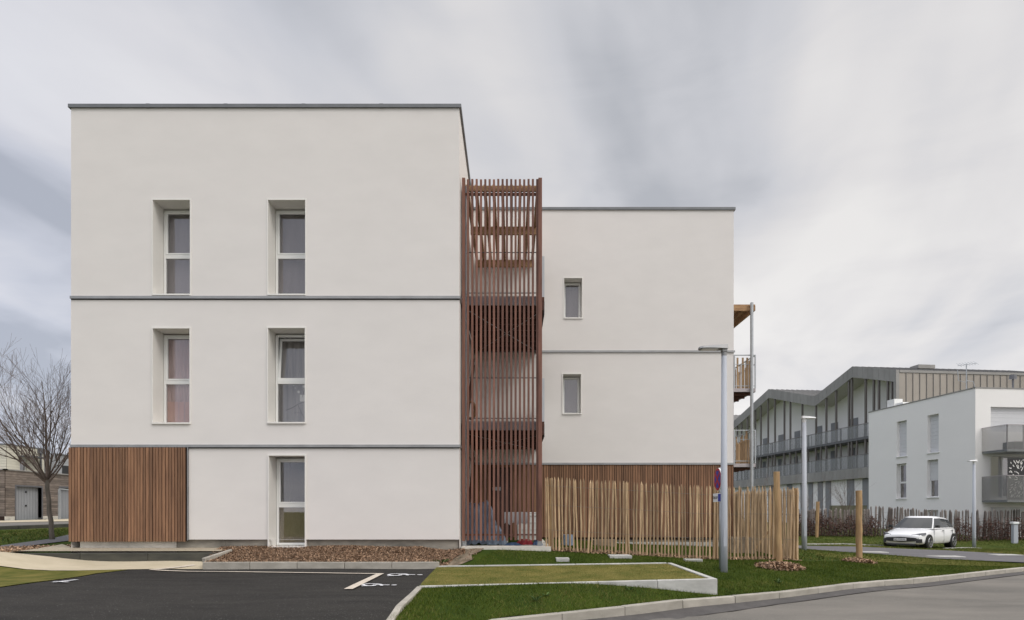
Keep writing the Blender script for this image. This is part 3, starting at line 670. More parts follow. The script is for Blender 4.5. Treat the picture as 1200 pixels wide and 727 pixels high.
# ------------------------------------------------------------------ rear block
D2 = 19.0
XR2 = X_(859.8,D2); ZT2 = Z_(243.5,D2)
rear = empty('apartment_building', 'set back white rendered block with two small windows above a timber clad ground floor', 'building', (3.5,D2+4,0))
MR = Matrix.Translation((0,D2,0))
w2 = [(X_(661,D2),X_(682.3,D2),Z_(373,D2),Z_(326,D2)),(X_(659.6,D2),X_(681,D2),Z_(485,D2),Z_(438.5,D2))]
C1, C2 = Z_(411.5,D2), Z_(543,D2)
mb = MB(MR); wall(mb,-3,XR2,C1,ZT2-.05,w2[:1],.4); wall(mb,-3,XR2,C2,C1,w2[1:],.4,y0=.006)
dr = (X_(578,D2),X_(597,D2),0,2.05)
wall(mb,-3,XR2,-.2,C2,[(X_(700,D2),X_(740,D2),-.2,.3)] if False else [],.3,y0=.08)
mb.quad((XR2,0,-.5),(XR2,10,-.5),(XR2,10,ZT2-.05),(XR2,0,ZT2-.05)); mb.quad((-3,0,ZT2-.4),(XR2,0,ZT2-.4),(XR2,10,ZT2-.4),(-3,10,ZT2-.4)); mb.quad((-3,10,-.5),(XR2,10,-.5),(XR2,10,ZT2),(-3,10,ZT2)); mb.quad((-3,0,-.5),(-3,10,-.5),(-3,10,ZT2-.05),(-3,0,ZT2-.05))
mb.build('wall', M_render, rear)
mb = MB(MR); mb.box(XR+.05,XR2+.045,-.04,.28,ZT2-.075,ZT2); mb.box(XR2-.28,XR2+.045,.28,10,ZT2-.075,ZT2); mb.box(-3,XR2-.28,9.7,10,ZT2-.075,ZT2); mb.build('coping', M_coping, rear)
for zb in (C1,C2):
    mb = MB(MR); mb.box(XR+.03,XR2+.03,-.03,.0,zb-.045,zb+.012); mb.build('floor_band', M_band, rear)
mb = MB(MR); mb.box(XR+.01,XR2,.03,.075,-.05,C2-.02); mb.build('cladding_backing', M_woodback, rear)
mb = MB(MR); battens(mb, .8, XR2+.02, .02, C2-.05, .026, .07,.054); battens(mb, XR+.05, dr[0]-.02, .02, C2-.05, .026,.07,.054); battens(mb, dr[1]+.02, .8, .02, C2-.05, .026,.07,.054); battens(mb, dr[0]-.02, dr[1]+.02, 2.07, C2-.05, .026,.07,.054)
mb.build('timber_cladding', M_wood, rear)
mb = MB(MR); mb.box(.8,XR2-.05,.05,.3,-.6,-.055); mb.build('plinth', M_plinth, rear)
mb = MB(MR); mb.box(dr[0],dr[1],-.0,.028,0.01,2.04); dob = mb.build('door', mat('dark_brown_door',(.06,.026,.02),.6,noise=.2), rear)
mb = MB(MR); c = W(582,573,D2); mb.box(c.x-.12,c.x+.12,-.014,-.004,c.z-.05,c.z+.05); mb.build('door_plate', M_galv, dob)
for w_ in w2: window(rear, MR, *w_, .42, None, 'grey', fw=.06)
# small overflow spouts at right edge
for py in (294,):
    c = W(861,py,D2+.4); mb = MB(); mb.box(XR2,XR2+.09,D2+.3,D2+.5,c.z-.08,c.z+.08); mb.build('overflow_spout', M_galv, rear)
# balconies on the right side
YB0, YB1 = 22.5, 26.0; XO = X_(885,YB0)
def balcony(zf, roof=False):
    mb = MB(); zt = zf
    mb.box(XR2+.01,XO-.02,YB0+.02,YB1,zf-.09,zf-.02)
    for k in range(6): mb.box(XR2+.01,XO-.06,YB0+.25+k*.6,YB0+.32+k*.6,zf-.2,zf-.091)
    b = mb.build('balcony', M_joist, rear)
    mb = MB(); mb.box(XR2+.01,XO,YB0-.03,YB0+.015,zf-.12,zf+.0); mb.box(XO-.018,XO+.02,YB0+.016,YB1,zf-.12,zf+.0); mb.build('edge_beam', M_fascia, b)
    mb = MB(); h = 1.17
    mb.box(XR2+.01,XO+.02,YB0-.02,YB0+.02,zf+h-.03,zf+h); mb.box(XO-.02,XO+.02,YB0+.021,YB1,zf+h-.03,zf+h)
    mb.box(XR2+.01,XO+.02,YB0-.008,YB0+.008,zf+h*.72-.012,zf+h*.72); mb.box(XO-.008,XO+.008,YB0+.03,YB1,zf+h*.72-.012,zf+h*.72)
    mb.box(XR2+.01,XO+.02,YB0-.008,YB0+.008,zf+.08,zf+.1)
    for x in (XR2+.03,(XR2+XO)/2+.25,XO): mb.box(x-.018,x+.018,YB0-.022,YB0+.022,zf+.0,zf+h-.03)
    for y in np.arange(YB0+.9,YB1,.9): mb.box(XO-.018,XO+.018,y-.02,y+.02,zf,zf+h-.03)
    mb.build('railing', M_galv, b)
    mb = MB(); x = XR2+.1
    while x < XO-.05:
        mb.box(x,x+.06,YB0+.024,YB0+.05,zf+.01,zf+h*random.choice((.62,.8,.95,1.0))-.035); x += random.uniform(.13,.26)
    y = YB0+.15
    while y < YB1:
        mb.box(XO-.05,XO-.022,y,y+.06,zf+.01,zf+h*random.choice((.8,.95,1.0))-.035); y += random.uniform(.13,.2)
    mb.build('timber_slats', mat('orange_brown_slats',(.45,.30,.17),.8,vary=.25,noise=.3), b)
balcony(Z_(455.5,YB0)); balcony(Z_(543.5,YB0))
zr = Z_(357,YB0); mb = MB(); mb.box(XR2+.01,XO+.0,YB0,YB1,zr-.05,zr); mb.box(XR2+.01,XO,YB0-.02,YB0+.05,zr-.22,zr-.051); mb.box(XO-.06,XO+.0,YB0+.051,YB1,zr-.22,zr-.051)
for k in range(6): mb.box(XR2+.3*k+.1,XR2+.3*k+.16,YB0+.052,YB1,zr-.16,zr-.051)
mb.build('balcony_roof', M_beam, rear)
mb = MB(); xp = X_(881,YB0-.1)
mb.tube([(xp,YB0-.1,-.5),(xp,YB0-.1,zr+.03)],.055,10); mb.tube([(xp,YB1-.1,-.5),(xp,YB1-.1,zr+.0)],.055,10)
mb.build('balcony_post', M_galv, rear)

# ------------------------------------------------------------------ stair tower
DT = 14.62
tower = empty('stair_tower', 'tall open stair tower screened with vertical red brown timber slats between the white blocks', 'stair tower', (0,DT+2,0))
tx0, tx1 = X_(541.5,DT), X_(635.5,DT); ztt = Z_(211,DT)
mb = MB()
nS = 17
xs = np.linspace(X_(548.5,DT), X_(629.5,DT), nS)
for x in xs: mb.box(x-.024,x+.024,DT-.035,DT+.035,Z_(634,DT)+random.uniform(0,.02),ztt+random.uniform(-.006,.006))
mb.build('slat_screen', M_wood2, tower)
for px,nm in ((543.5,0),(633,1)):
    x = X_(px,DT); mb = MB(); w = .037 if nm == 0 else .043
    mb.box(x-w,x+w-.003,DT-.06,DT+.05,Z_(634,DT),ztt+.02); mb.build('corner_board', M_wood2, tower)
    mb = MB(); mb.box(x-.035 if nm==0 else x-.055, x+.055 if nm==0 else x+.045,DT+.054,DT+.14,-.02,ztt-.1); mb.build('steel_post', M_galv, tower)
# roof beams across and joists in depth
zb_ = Z_(216.5,DT+.1)
for yy_, nm in ((DT+.09,0),(D1+2.4,1),(D2-.2,2)):
    mb = MB(); mb.box(tx0+.06,tx1-.04,yy_+.055,yy_+.12,zb_-.30,zb_-.10) if nm else mb.box(tx0+.06,tx1-.04,yy_+.055,yy_+.12,zb_-.12,zb_-.0)
    mb.build('roof_beam', M_beam, tower)
mb = MB(); mb.box(tx0+.04,tx1-.04,DT+.04,DT+.08,Z_(228,DT),Z_(225,DT)); mb.build('screen_rail', M_wood2, tower); mb = MB(); mb.box(tx0+.02,tx1-.03,DT+.036,DT+.05,Z_(634-6,DT),Z_(634-8,DT)); mb.build('screen_rail', M_wood2, tower)
mb = MB()
for x in np.linspace(tx0+.10,tx1-.09,9): mb.box(x-.034,x+.034,DT+.22,D2-.10,zb_-.12,zb_+.06)
mb.build('roof_joists', M_beam, tower)
# landings
for zf in (Z_(346.5,DT+.1), Z_(493.5,DT+.1)):
    mb = MB(); mb.box(XR+.06,.738,DT+.20,D2-.03,zf-.09,zf-.0); ld = mb.build('landing', M_joist, tower)
    mb = MB(); mb.box(tx0+.06,tx1-.04,DT+.15,DT+.195,zf-.2,zf+.0); mb.build('edge_beam', M_fascia, ld)
    mb = MB(); 
    for k in range(8): y = DT+.42+k*.52; mb.box(XR+.07,.68,y,y+.07,zf-.26,zf-.092)
    mb.box(XR+.07,XR+.12,DT+.2,D2-.05,zf-.30,zf-.1) ; mb.box(.685,.73,DT+.2,D2-.05,zf-.30,zf-.093); mb.build('joists', M_joist, ld)
    mb = MB(); z1 = zf-.28; mb.tube([(XR+.15,DT+.3,z1),(.7,D2-.3,z1)],.008,5); mb.tube([(.7,DT+.3,z1),(XR+.15,D2-.3,z1-.02)],.008,5); mb.build('brace_cable', M_galv, ld)
    mb = MB(); zr_ = zf+.98; mb.tube([(tx0+.07,DT+.11,zr_),(tx1-.05,DT+.11,zr_)],.012,6); mb.build('handrail', M_dsteel, ld); mb = MB(); mb.tube([(tx0+.07,DT+.11,zf+.06),(tx1-.05,DT+.11,zf+.06)],.012,6); mb.build('lower_rail', M_dsteel, ld)
    for x in (tx0+.09,tx1-.07): mb = MB(); mb.box(x-.035,x+.035,DT+.05,DT+.1,zr_-.035,zr_+.035); mb.build('rail_bracket', M_galv, ld); mb = MB(); mb.box(x-.035,x+.035,DT+.05,DT+.1,zf+.02,zf+.09); mb.build('rail_bracket', M_galv, ld)
    mb = MB(); mb.box(.742,.757,DT+.5,D2-.15,zf-.02,zf+1.05); mb.box(.67,.741,DT+.5,DT+.515,zf-.02,zf+1.05); mb.build('side_panel', mat('pale_side_panel',(.55,.57,.60),.5,noise=.05), ld)
    mb = MB(); mb.box(.740,.755,DT+.42,D2-.15,zf-.32,zf-.03); mb.build('side_beam', M_dsteel, ld)
# inclined timber handrail along the left wall
for z0_ in (0.3,2.9):
    mb = MB(); mb.bar((XR+.08,DT+.7,z0_+.0),(XR+.08,D2-.9,z0_+2.1),.05,.09); mb.bar((XR+.09,DT+.9,z0_+.0),(XR+.09,D2-.7,z0_+2.0),.03,.05); mb.build('stair_stringer', M_joist, tower)
mb = MB()
for x in np.arange(XR+.35,.75,.1)[:0]: pass
# things under / in the tower
def heap(name, cx, cy, w, d, h, m, label, cat, seed, z=.0, flat=.35, grp=None):
    r = random.Random(seed); mb = MB(); n1, n2 = 26, 20; vs = []
    for j in range(n2+1):
        for i in range(n1+1):
            u = i/n1*2-1; v = j/n2*2-1; e = max(abs(u),abs(v)); e2 = math.sqrt((abs(u)**3+abs(v)**3)/1.0)
            hh = h*max(0,1-max(0,(e-flat)/(1-flat))**1.4)*(1-.12*math.sin(u*5+seed)*math.cos(v*4))
            hh += .03*h*math.sin(u*19+v*7)+.03*h*math.sin(v*23-u*5)
            vs.append((cx+u*w/2+.02*math.sin(v*9),cy+v*d/2+.02*math.sin(u*8),z+max(.0,hh)))
    mb.add(vs,[(j*(n1+1)+i,j*(n1+1)+i+1,(j+1)*(n1+1)+i+1,(j+1)*(n1+1)+i) for j in range(n2) for i in range(n1)])
    o = mb.build(name, m, smooth=True); tag(o, label, cat, grp); return o
# cargo bike like pile below tarpaulin
heap('covered_pile', X_(560,15.8), 15.8, 1.05, 1.3, .92, M_tarp, 'bulky pile under a blue grey tarpaulin behind the slats at ground level', 'covered pile', 3, flat=.5)
heap('fallen_tarpaulin', X_(583,15.3), 15.3, .45, .5, .42, mat('pale_blue_tarp',(.30,.38,.48),.5,c2=(.2,.27,.36),nscale=(9,9,9)), 'pale blue end of plastic sheet trailing on the slab beside the pile', 'plastic sheet', 5, flat=.05)
tb = empty('table', 'white plastic table with a grey cloth over it behind the slats', 'table', (X_(612,16.2),16.2,0))
cx = X_(612,16.2); mb = MB(); mb.box(cx-.42,cx+.42,15.85,16.55,.72,.76); mb.build('tabletop', M_plastic, tb, bevel=.01)
for sx in (-.38,.38):
    for sy in (15.9,16.5): mb = MB(); mb.box(cx+sx-.025,cx+sx+.025,sy-.025,sy+.025,0,.72); mb.build('leg', M_plastic, tb)
mb = MB(); k = 30; vs = []
for i in range(k+1):
    x = cx-.44+.6*i/k; vs += [(x,15.83+.01*math.sin(i*1.3),.48+.03*math.sin(i*.7)),(x,15.835,.765),(x,16.5,.765)]
mb.add(vs,[(3*i,3*i+3,3*i+4,3*i+1) for i in range(k)]+[(3*i+1,3*i+4,3*i+5,3*i+2) for i in range(k)]); tag(mb.build('tablecloth', M_clothgrey, smooth=True), 'grey cloth hanging over the front edge of the white table', 'cloth')
bx = empty('storage_box', 'tall white plastic storage crate beside the cloth covered table behind the slats', 'box', (X_(612,17.2),17.2,0))
mb = MB(); bw = X_(632,17.2); b0 = X_(606,17.2); mb.box(b0,bw,17.1,17.5,0.02,.66); mb.build('body', M_plastic, bx, bevel=.02)
mb = MB(); 
for k in range(3): mb.box(b0+.02,bw-.02,17.085,17.098,.12+k*.18,.14+k*.18)
mb.box(b0-.02,bw+.02,17.08,17.52,.66,.71); mb.build('lid', M_plastic, bx, bevel=.01)
heap('folded_cloth', X_(615,15.2), 15.25, .42, .3, .13, M_redcloth, 'crumpled dark red cloth on the slab below the table', 'cloth', 8)
heap('folded_cloth', X_(630,15.15), 15.1, .2, .25, .12, M_bluecloth, 'small heap of blue and white cloth in the tower corner', 'cloth', 9)
heap('folded_cloth', X_(601,15.0), 14.95, .36, .2, .06, M_bluecloth, 'flat blue cloth on the slab in front of the white crate', 'cloth', 11)
# wreath on first landing's left wall
wz = Z_(481,15.6); mb = MB(); c = Vector((X_(551.5,15.6),15.6,wz)); 
mb.tube([c+Vector((.11*math.cos(t),.0,.2*math.sin(t))) for t in np.linspace(0,2*math.pi,20)],.035,6); tag(mb.build('wicker_ring', M_wicker, smooth=True), 'pale wicker ring standing on the first floor landing by the wall', 'wicker ring')

# ------------------------------------------------------------------ paling fence
def paling(name, label, line, zt_off, zb_off, pitch, posts, h, m=M_picket, wmin=.030, wmax=.046, seed=1, wires=(.28,.62,.88), grp=None, tilt=.014, postr=.045, jh=.02, wm=M_wire):
    r = random.Random(seed)
    a = Vector((*line[0],0)); b = Vector((*line[1],0)); L = (b-a).length; t = (b-a)/L; nr = Vector((t.y,-t.x,0))
    root = empty(name, label, 'fence', (a.x,a.y,g(a.x,a.y)), grp)
    mb = MB(); s = 0
    while s < L:
        p = a+t*s; z = g(p.x,p.y)+zb_off; w = r.uniform(wmin,wmax); hh = h+r.uniform(-jh,jh*.7); dx = r.gauss(0,tilt)*hh; dn = r.gauss(0,tilt*.7)*hh
        pts = []; k = 5; bow = r.gauss(0,.009)
        for i in range(k+1):
            u = i/k; q = p+t*(dx*u+bow*math.sin(u*3.1))+nr*(dn*u+r.gauss(0,.003))+t*r.gauss(0,.003); pts.append(q+Vector((0,0,z+.0+hh*u*.955)))
        pts.append(p+t*(dx)+nr*dn+Vector((0,0,z+hh)))
        mb.tube(pts, [w/2*r.uniform(.9,1.1) for _ in range(k+1)]+[w*.12], r.choice((4,5,5)))
        s += pitch*r.uniform(.9,1.1)
    mb.build('pickets', m, root)
    for s in posts:
        p = a+t*s-nr*-.0; z = g(p.x,p.y); mb = MB(); o_ = nr*-.055
        mb.tube([p+o_+Vector((0,0,z-.2)),p+o_+Vector((0.01,0,z+h*.5)),p+o_+Vector((0,0,z+zb_off+h*.985))],[postr,postr*.95,postr*.9],10); mb.build('post', M_stake if m is M_picket else m, root)
    for f_ in wires:
        mb = MB(); 
        for o_ in (.022,-.022):
            pts = [a+t*(L*i/40)+nr*(o_+.004*math.sin(i*2.2))+Vector((0,0,g(*(a+t*(L*i/40)).xy)+zb_off+h*f_)) for i in range(41)]; mb.tube(pts,.0022,4)
        mb.build('wire', wm, root)
    return root
FY = 14.42; fx0, fx1 = X_(640,FY), X_(935,FY)
hF = (657-571)/F*FY
paling('paling_fence','pale split chestnut paling fence facing the road between stair tower and lawn corner', ((fx0,FY),(fx1,FY)), 0, .0, .077, [X_(646,FY)-fx0,X_(735,FY)-fx0,X_(838,FY)-fx0, X_(909,FY)-fx0, fx1-fx0-.02], hF+.0, seed=4)
paling('paling_fence','side run of chestnut paling fence going back from the corner towards the rear block', ((fx1+.02,FY+.06),(6.7,D2+2.6)), 0, .0, .07, [1.6,3.3,5.0], hF-.03, seed=9)
# garden inside: planters, low edging, plank
def planter(px0,px1,Y,py0,label):
    x0,x1 = X_(px0,Y),X_(px1,Y); z = g((x0+x1)/2,Y); zt = Z_(py0,Y); r_ = empty('planter_box',label,'planter',((x0+x1)/2,Y+.25,z),'garden planters behind the fence')
    mb = MB(); nb = 3
    for k in range(nb): h0 = z-.05+(zt-z+.05)*k/nb+.005; h1 = z-.05+(zt-z+.05)*(k+1)/nb; mb.box(x0,x1,Y,Y+.03,h0,h1); mb.box(x0,x1,Y+.5,Y+.53,h0,h1); mb.box(x0,x0+.03,Y+.031,Y+.499,h0,h1); mb.box(x1-.03,x1,Y+.031,Y+.499,h0,h1)
    mb.build('boards', M_stone, r_); mb = MB(); mb.box(x0+.032,x1-.032,Y+.032,Y+.498,z-.04,zt-.05); mb.build('soil', M_soil, r_)
planter(696,722,16.4,633,'beige planter box behind the middle of the paling fence')
planter(640,647,16.0,633,'narrow beige planter box in the garden next to the tower')
planter(858,884,16.0,630,'pinkish planter box in the garden right of the street lamp')
mb = MB(); mb.box(.9,6.3,18.0,18.08,-.5,g(3,18)+.035); tag(mb.build('garden_edging', M_edge), 'thin pale edging across the fenced garden before the timber cladding','edging')
mb = MB(); mb.bar(W(884,645,15.2),W(905,617,15.2),.05,.035); tag(mb.build('leaning_plank', M_stake),'short weathered plank leaning inside the fence corner','plank')
mb = MB(); c = W(665,634,15.8); mb.tube([(c.x,c.y,g(c.x,c.y)),(c.x,c.y,c.z+.15)],[.16,.13],14); tag(mb.build('flower_pot', M_tarp, smooth=False),'dark round pot in the garden behind the left end of the fence','pot')

# ------------------------------------------------------------------ stakes
def stake(px, py, ptop, Y=None, r=.05, label='', lean=0, mulchr=.35, mlabel='', name='timber_stake', brace=False):
    if mulchr: x,y = mulch(px,py+1.5,mulchr,'wood_chips',mlabel); 
    x,y = GP(px,py)
    zt = Z_(ptop,y); z = g(x,y); mb = MB()
    pts = [(x+lean*t_*(zt-z), y, z-.2+(zt-z+.2)*t_) for t_ in np.linspace(0,1,9)]
    mb.tube([Vector(p)+Vector((random.gauss(0,.004),0,0)) for p in pts],[r*random.uniform(.94,1.04) for _ in pts],12)
    ob_ = mb.build(name, M_stake, smooth=False, bevel=.004); tag(ob_, label, 'stake', 'round timber tree stakes in the grass'); return x,y,z,zt
stake(914,664,553,r=.062,label='tallest timber stake rising above the paling fence from a ring of chips',lean=-.035,mulchr=.47,mlabel='ring of wood chips around the tallest stake on the lawn')
stake(1007,658,575,r=.072,label='leafless timber stake in the open lawn with chips at its foot',lean=-.01,mulchr=.38,mlabel='small patch of wood chips around the stake by the far path')
stake(957,630,588,r=.085,label='thin distant timber stake in front of the brown hedge',lean=.03,mulchr=0)
# ------------------------------------------------------------------ lamps
def lamp(px, py, ptop, label, side, head_px, r0, mhead=M_head):
    x,y = GP(px,py); z = g(x,y); zt = Z_(ptop,y); s = y/F
    root = empty('street_lamp', label, 'street lamp', (x,y,z), 'street lamps')
    mb = MB(); mb.tube([(x,y,z-.1),(x,y,z+.9),(x,y,zt-.12)],[r0,r0*.97,r0*.75],20); mb.build('pole', M_pole, root, smooth=True)
    mb = MB(); mb.box(x-r0*.45,x+r0*.45,y-r0*1.02,y-r0*.9,z+.5,z+.85); mb.build('inspection_door', M_pole, root)
    mb = MB(); mb.tube([(x,y,zt-.14),(x,y,zt-.02)],[r0*.75,r0*.8],14); mb.box(x-.05,x+.05,y-.06,y+.06,zt-.05,zt+.05); mb.build('bracket', mhead, root, bevel=.01)
    a, b = head_px; xa = x+(a-px)*s; xb = x+(b-px)*s
    n_ = 10; vs=[]; w = .13
    sg = 1 if side > 0 else -1
    L = abs(xb-xa); x_in = xa if sg > 0 else xb
    for i in range(n_+1):
        t_ = i/n_; xx = x_in+sg*L*t_; ww = w*(.6+.4*math.sin(min(1,t_*1.6)*math.pi/2))*(1 if t_ < .85 else 1-((t_-.85)/.15)**2*.5); th = .085*(1-.6*t_); zc = zt+.055*t_*0+.03
        vs += [(xx,y-ww,zc-.02),(xx,y+ww,zc-.02),(xx,y+ww*.7,zc-.02+th),(xx,y-ww*.7,zc-.02+th)]
    fs_ = [(0,3,2,1),(4*n_,4*n_+1,4*n_+2,4*n_+3)]
    for i in range(n_):
        for k in range(4): fs_.append((4*i+k,4*i+(k+1)%4,4*i+4+(k+1)%4,4*i+4+k))
    mb = MB(); mb.add(vs,fs_); mb.build('lamp_head', mhead, root)
    mb = MB(); mb.box(min(x_in+sg*L*.35,x_in+sg*L*.9),max(x_in+sg*L*.35,x_in+sg*L*.9),y-.08,y+.08,zt-.002,zt+.009); mb.build('lens', M_lens, root)
    return root
lamp(848.5,671,410,'nearest and tallest looking street lamp, standing in the lawn beside the round sign',-1,(819,852),.067)
lamp(942.5,646,491,'middle street lamp with its head pointing right, right of the paling fence',1,(939.5,955.5),.085,M_headw)
lamp(1141.5,642,541,'most distant slim street lamp in front of the white building, right of the car',-1,(1134,1144.5),.085,M_headw)
# ------------------------------------------------------------------ round sign
sx, sy = GP(844,668.5); sy += .12; sx = X_(844.5,sy); sz = g(sx,sy)
sign = empty('traffic_sign','round blue no stopping sign with red ring and a small white plate below','road sign',(sx,sy,sz))
mb = MB(); mb.tube([(sx,sy,sz-.1),(sx,sy,Z_(548,sy))],.03,12); mb.build('pole', M_galv, sign, smooth=True)
cxs = sx-.06; zc = Z_(562,sy); rS = 13.2/F*sy
MS = PF((cxs,sy,zc),(0,-1,0),(1,0,0)); 
def disc(r, d0, d1, m, nm, n_=40):
    mb = MB(MS); vs=[(r*math.cos(t),d0,r*math.sin(t)) for t in np.linspace(0,2*math.pi,n_,endpoint=False)]+[(r*math.cos(t),d1,r*math.sin(t)) for t in np.linspace(0,2*math.pi,n_,endpoint=False)]
    mb.add(vs,[tuple(range(n_)),tuple(range(2*n_-1,n_-1,-1))]+[(i,(i+1)%n_,(i+1)%n_+n_,i+n_) for i in range(n_)]); return mb.build(nm,m,sign)
disc(rS,0,.03,M_white,'sign_plate'); disc(rS*.985,-.002,-.0005,M_red,'red_ring'); disc(rS*.78,-.005,-.003,M_blue,'blue_field')
mb = MB(MS)
for a_ in (45,135):
    mb.box(-rS*.77,rS*.77,-.009 if a_==45 else -.0085,-.006,-.028,.028,Matrix.Rotation(R(a_),4,'Y'))
mb.build('red_cross', M_red, sign)
zp = Z_(583.5,sy); MP = PF((cxs-.01,sy,zp),(.2,-1,0),(1,.2,0))
mb = MB(MP); mb.box(-.16,.16,0,.02,-.085,.085); mb.build('supplement_plate', M_white, sign, bevel=.004)
mb = MB(MP); mb.box(.04,.15,-.004,-.001,-.075,.075); mb.build('blue_panel', M_blue, sign)
def text(s, M, size, m, parent, name, align='CENTER', ext=.001):
    cu = bpy.data.curves.new(name,'FONT'); cu.body = s; cu.size = size; cu.align_x = align; cu.align_y = 'CENTER'; cu.extrude = ext
    o = bpy.data.objects.new(name, cu); col.objects.link(o); dg = bpy.context.evaluated_depsgraph_get(); me = bpy.data.meshes.new_from_object(o.evaluated_get(dg)); bpy.data.objects.remove(o)
    me.materials.clear(); me.materials.append(m); o = bpy.data.objects.new(name, me); col.objects.link(o); o.matrix_world = M
    if parent: o.parent = parent; o.matrix_parent_inverse = parent.matrix_basis.inverted()
    return o
def textM(PM, x, z, d=-.004):
    """text facing the outside of a plane frame"""
    a = PM.to_3x3() @ Vector((1,0,0)); i_ = PM.to_3x3() @ Vector((0,1,0)); o_ = PM @ Vector((x,d,z)); up = Vector((0,0,1)); 
    return Matrix(((a.x,up.x,-i_.x,o_.x),(a.y,up.y,-i_.y,o_.y),(a.z,up.z,-i_.z,o_.z),(0,0,0,1)))
# make the frame right handed seen from the outside (text reads left to right)
MPt = MP
text('SAUF', textM(MPt,-.06,.0), .075, M_black, sign, 'lettering')

# ------------------------------------------------------------------ white bollard
x,y = GP(1189,636.5); z = g(x,y); bo = empty('bollard','short pale post with a wider cap by the hedge at the far right','bollard',(x,y,z))
mb = MB(); mb.box(x-.12,x+.12,y-.1,y+.1,z-.1,z+.98); mb.build('post', M_pole, bo, bevel=.02)
mb = MB(); mb.box(x-.17,x+.15,y-.14,y+.12,z+.98,z+1.1); mb.build('cap', M_white, bo, bevel=.02)

# ------------------------------------------------------------------ far right: white building
e1 = Vector((-.111,1,0)).normalized(); e2 = Vector((1,.111,0)).normalized()
C = Vector((X_(1143,36.0),36.0,0))
wb = empty('apartment_building','white cube shaped house with perforated grey balconies behind the parked car','building',(C.x+5,C.y+6,-.6))
def a_of(px):   # distance along left wall
    k = (px-600)/F; return (C.x-C.y*k)/(k*e1.y-e1.x)
def z_on(px, py): Y = C.y+a_of(px)*e1.y; return Z_(py,Y)
ML = PF((C.x,C.y,0),e1,e2); MFr = PF((C.x,C.y,0),e2,e1)
zt = Z_(455,36); aw = a_of(1018)
def hole(p0,p1,y0,y1): return (a_of(p1),a_of(p0),z_on((p0+p1)/2,y1),z_on((p0+p1)/2,y0))
hl = [hole(1051,1062.5,493.5,535),hole(1087,1100,486,530.5),hole(1050.5,1062,543.5,584.5),hole(1086.5,1099.5,539,583),hole(1086.5,1099.5,598,625)]
mb = MB(ML); wall(mb,0,aw,-1,zt,hl,.3); mb.quad((0,0,zt),(aw,0,zt),(aw,15,zt),(0,15,zt)); mb.quad((aw,0,-1),(aw,15,-1),(aw,15,zt),(aw,0,zt))
def b_of(px): k = (px-600)/F; return (C.y*k-C.x)/(e2.x-k*e2.y)
def zf_(px,py): return Z_(py,C.y+b_of(px)*e2.y)
hf = [(b_of(1161),b_of(1161)+3.2,zf_(1170,506),zf_(1170,477)),(b_of(1161),b_of(1161)+3.2,zf_(1170,583),zf_(1170,535)),(b_of(1161),b_of(1161)+3.2,-.3,zf_(1170,594.5))]
mb.M = MFr; wall(mb,0,15,-1,zt,hf,.3); mb.build('wall', M_render2, wb)
mb = MB(ML); mb.box(-.02,aw,-.03,.3,zt,zt+.06); mb.M = MFr; mb.box(-.03,15,-.03,.3,zt+.001,zt+.061); mb.build('coping', M_zinc, wb)
def shut(M, h, frac, m=M_shutw):
    mb = MB(M); z0 = h[3]-(h[3]-h[2])*frac; k = max(3,int((h[3]-z0)/.11))
    for i in range(k): mb.box(h[0],h[1],.2-(.008 if i%2 else 0),.23,z0+(h[3]-z0)*i/k,z0+(h[3]-z0)*(i+1)/k-.004)
    return mb.build('roller_shutter', m, wb)
shut(ML,hl[0],1); shut(ML,hl[1],1); shut(ML,hl[3],.55); shut(ML,hl[4],1); shut(MFr,hf[0],1); shut(MFr,hf[2],1)
window(wb, ML, *hl[2], .3, (hl[2][2]+hl[2][3])/2-.1, 'dark', sur=False); window(wb, ML, hl[3][0],hl[3][1],hl[3][2],hl[3][3]-(hl[3][3]-hl[3][2])*.5, .29, None,'dark',sur=False)
window(wb, MFr, hf[1][0]+.9,hf[1][1],hf[1][2],hf[1][3],.3,None,'light',sur=False,name='balcony_door'); 
for h in hl: mb = MB(ML); mb.box(h[0]-.05,h[1]+.05,-.06,.1,h[2]-.05,h[2]-.002); mb.build('sill', M_pvc, wb)
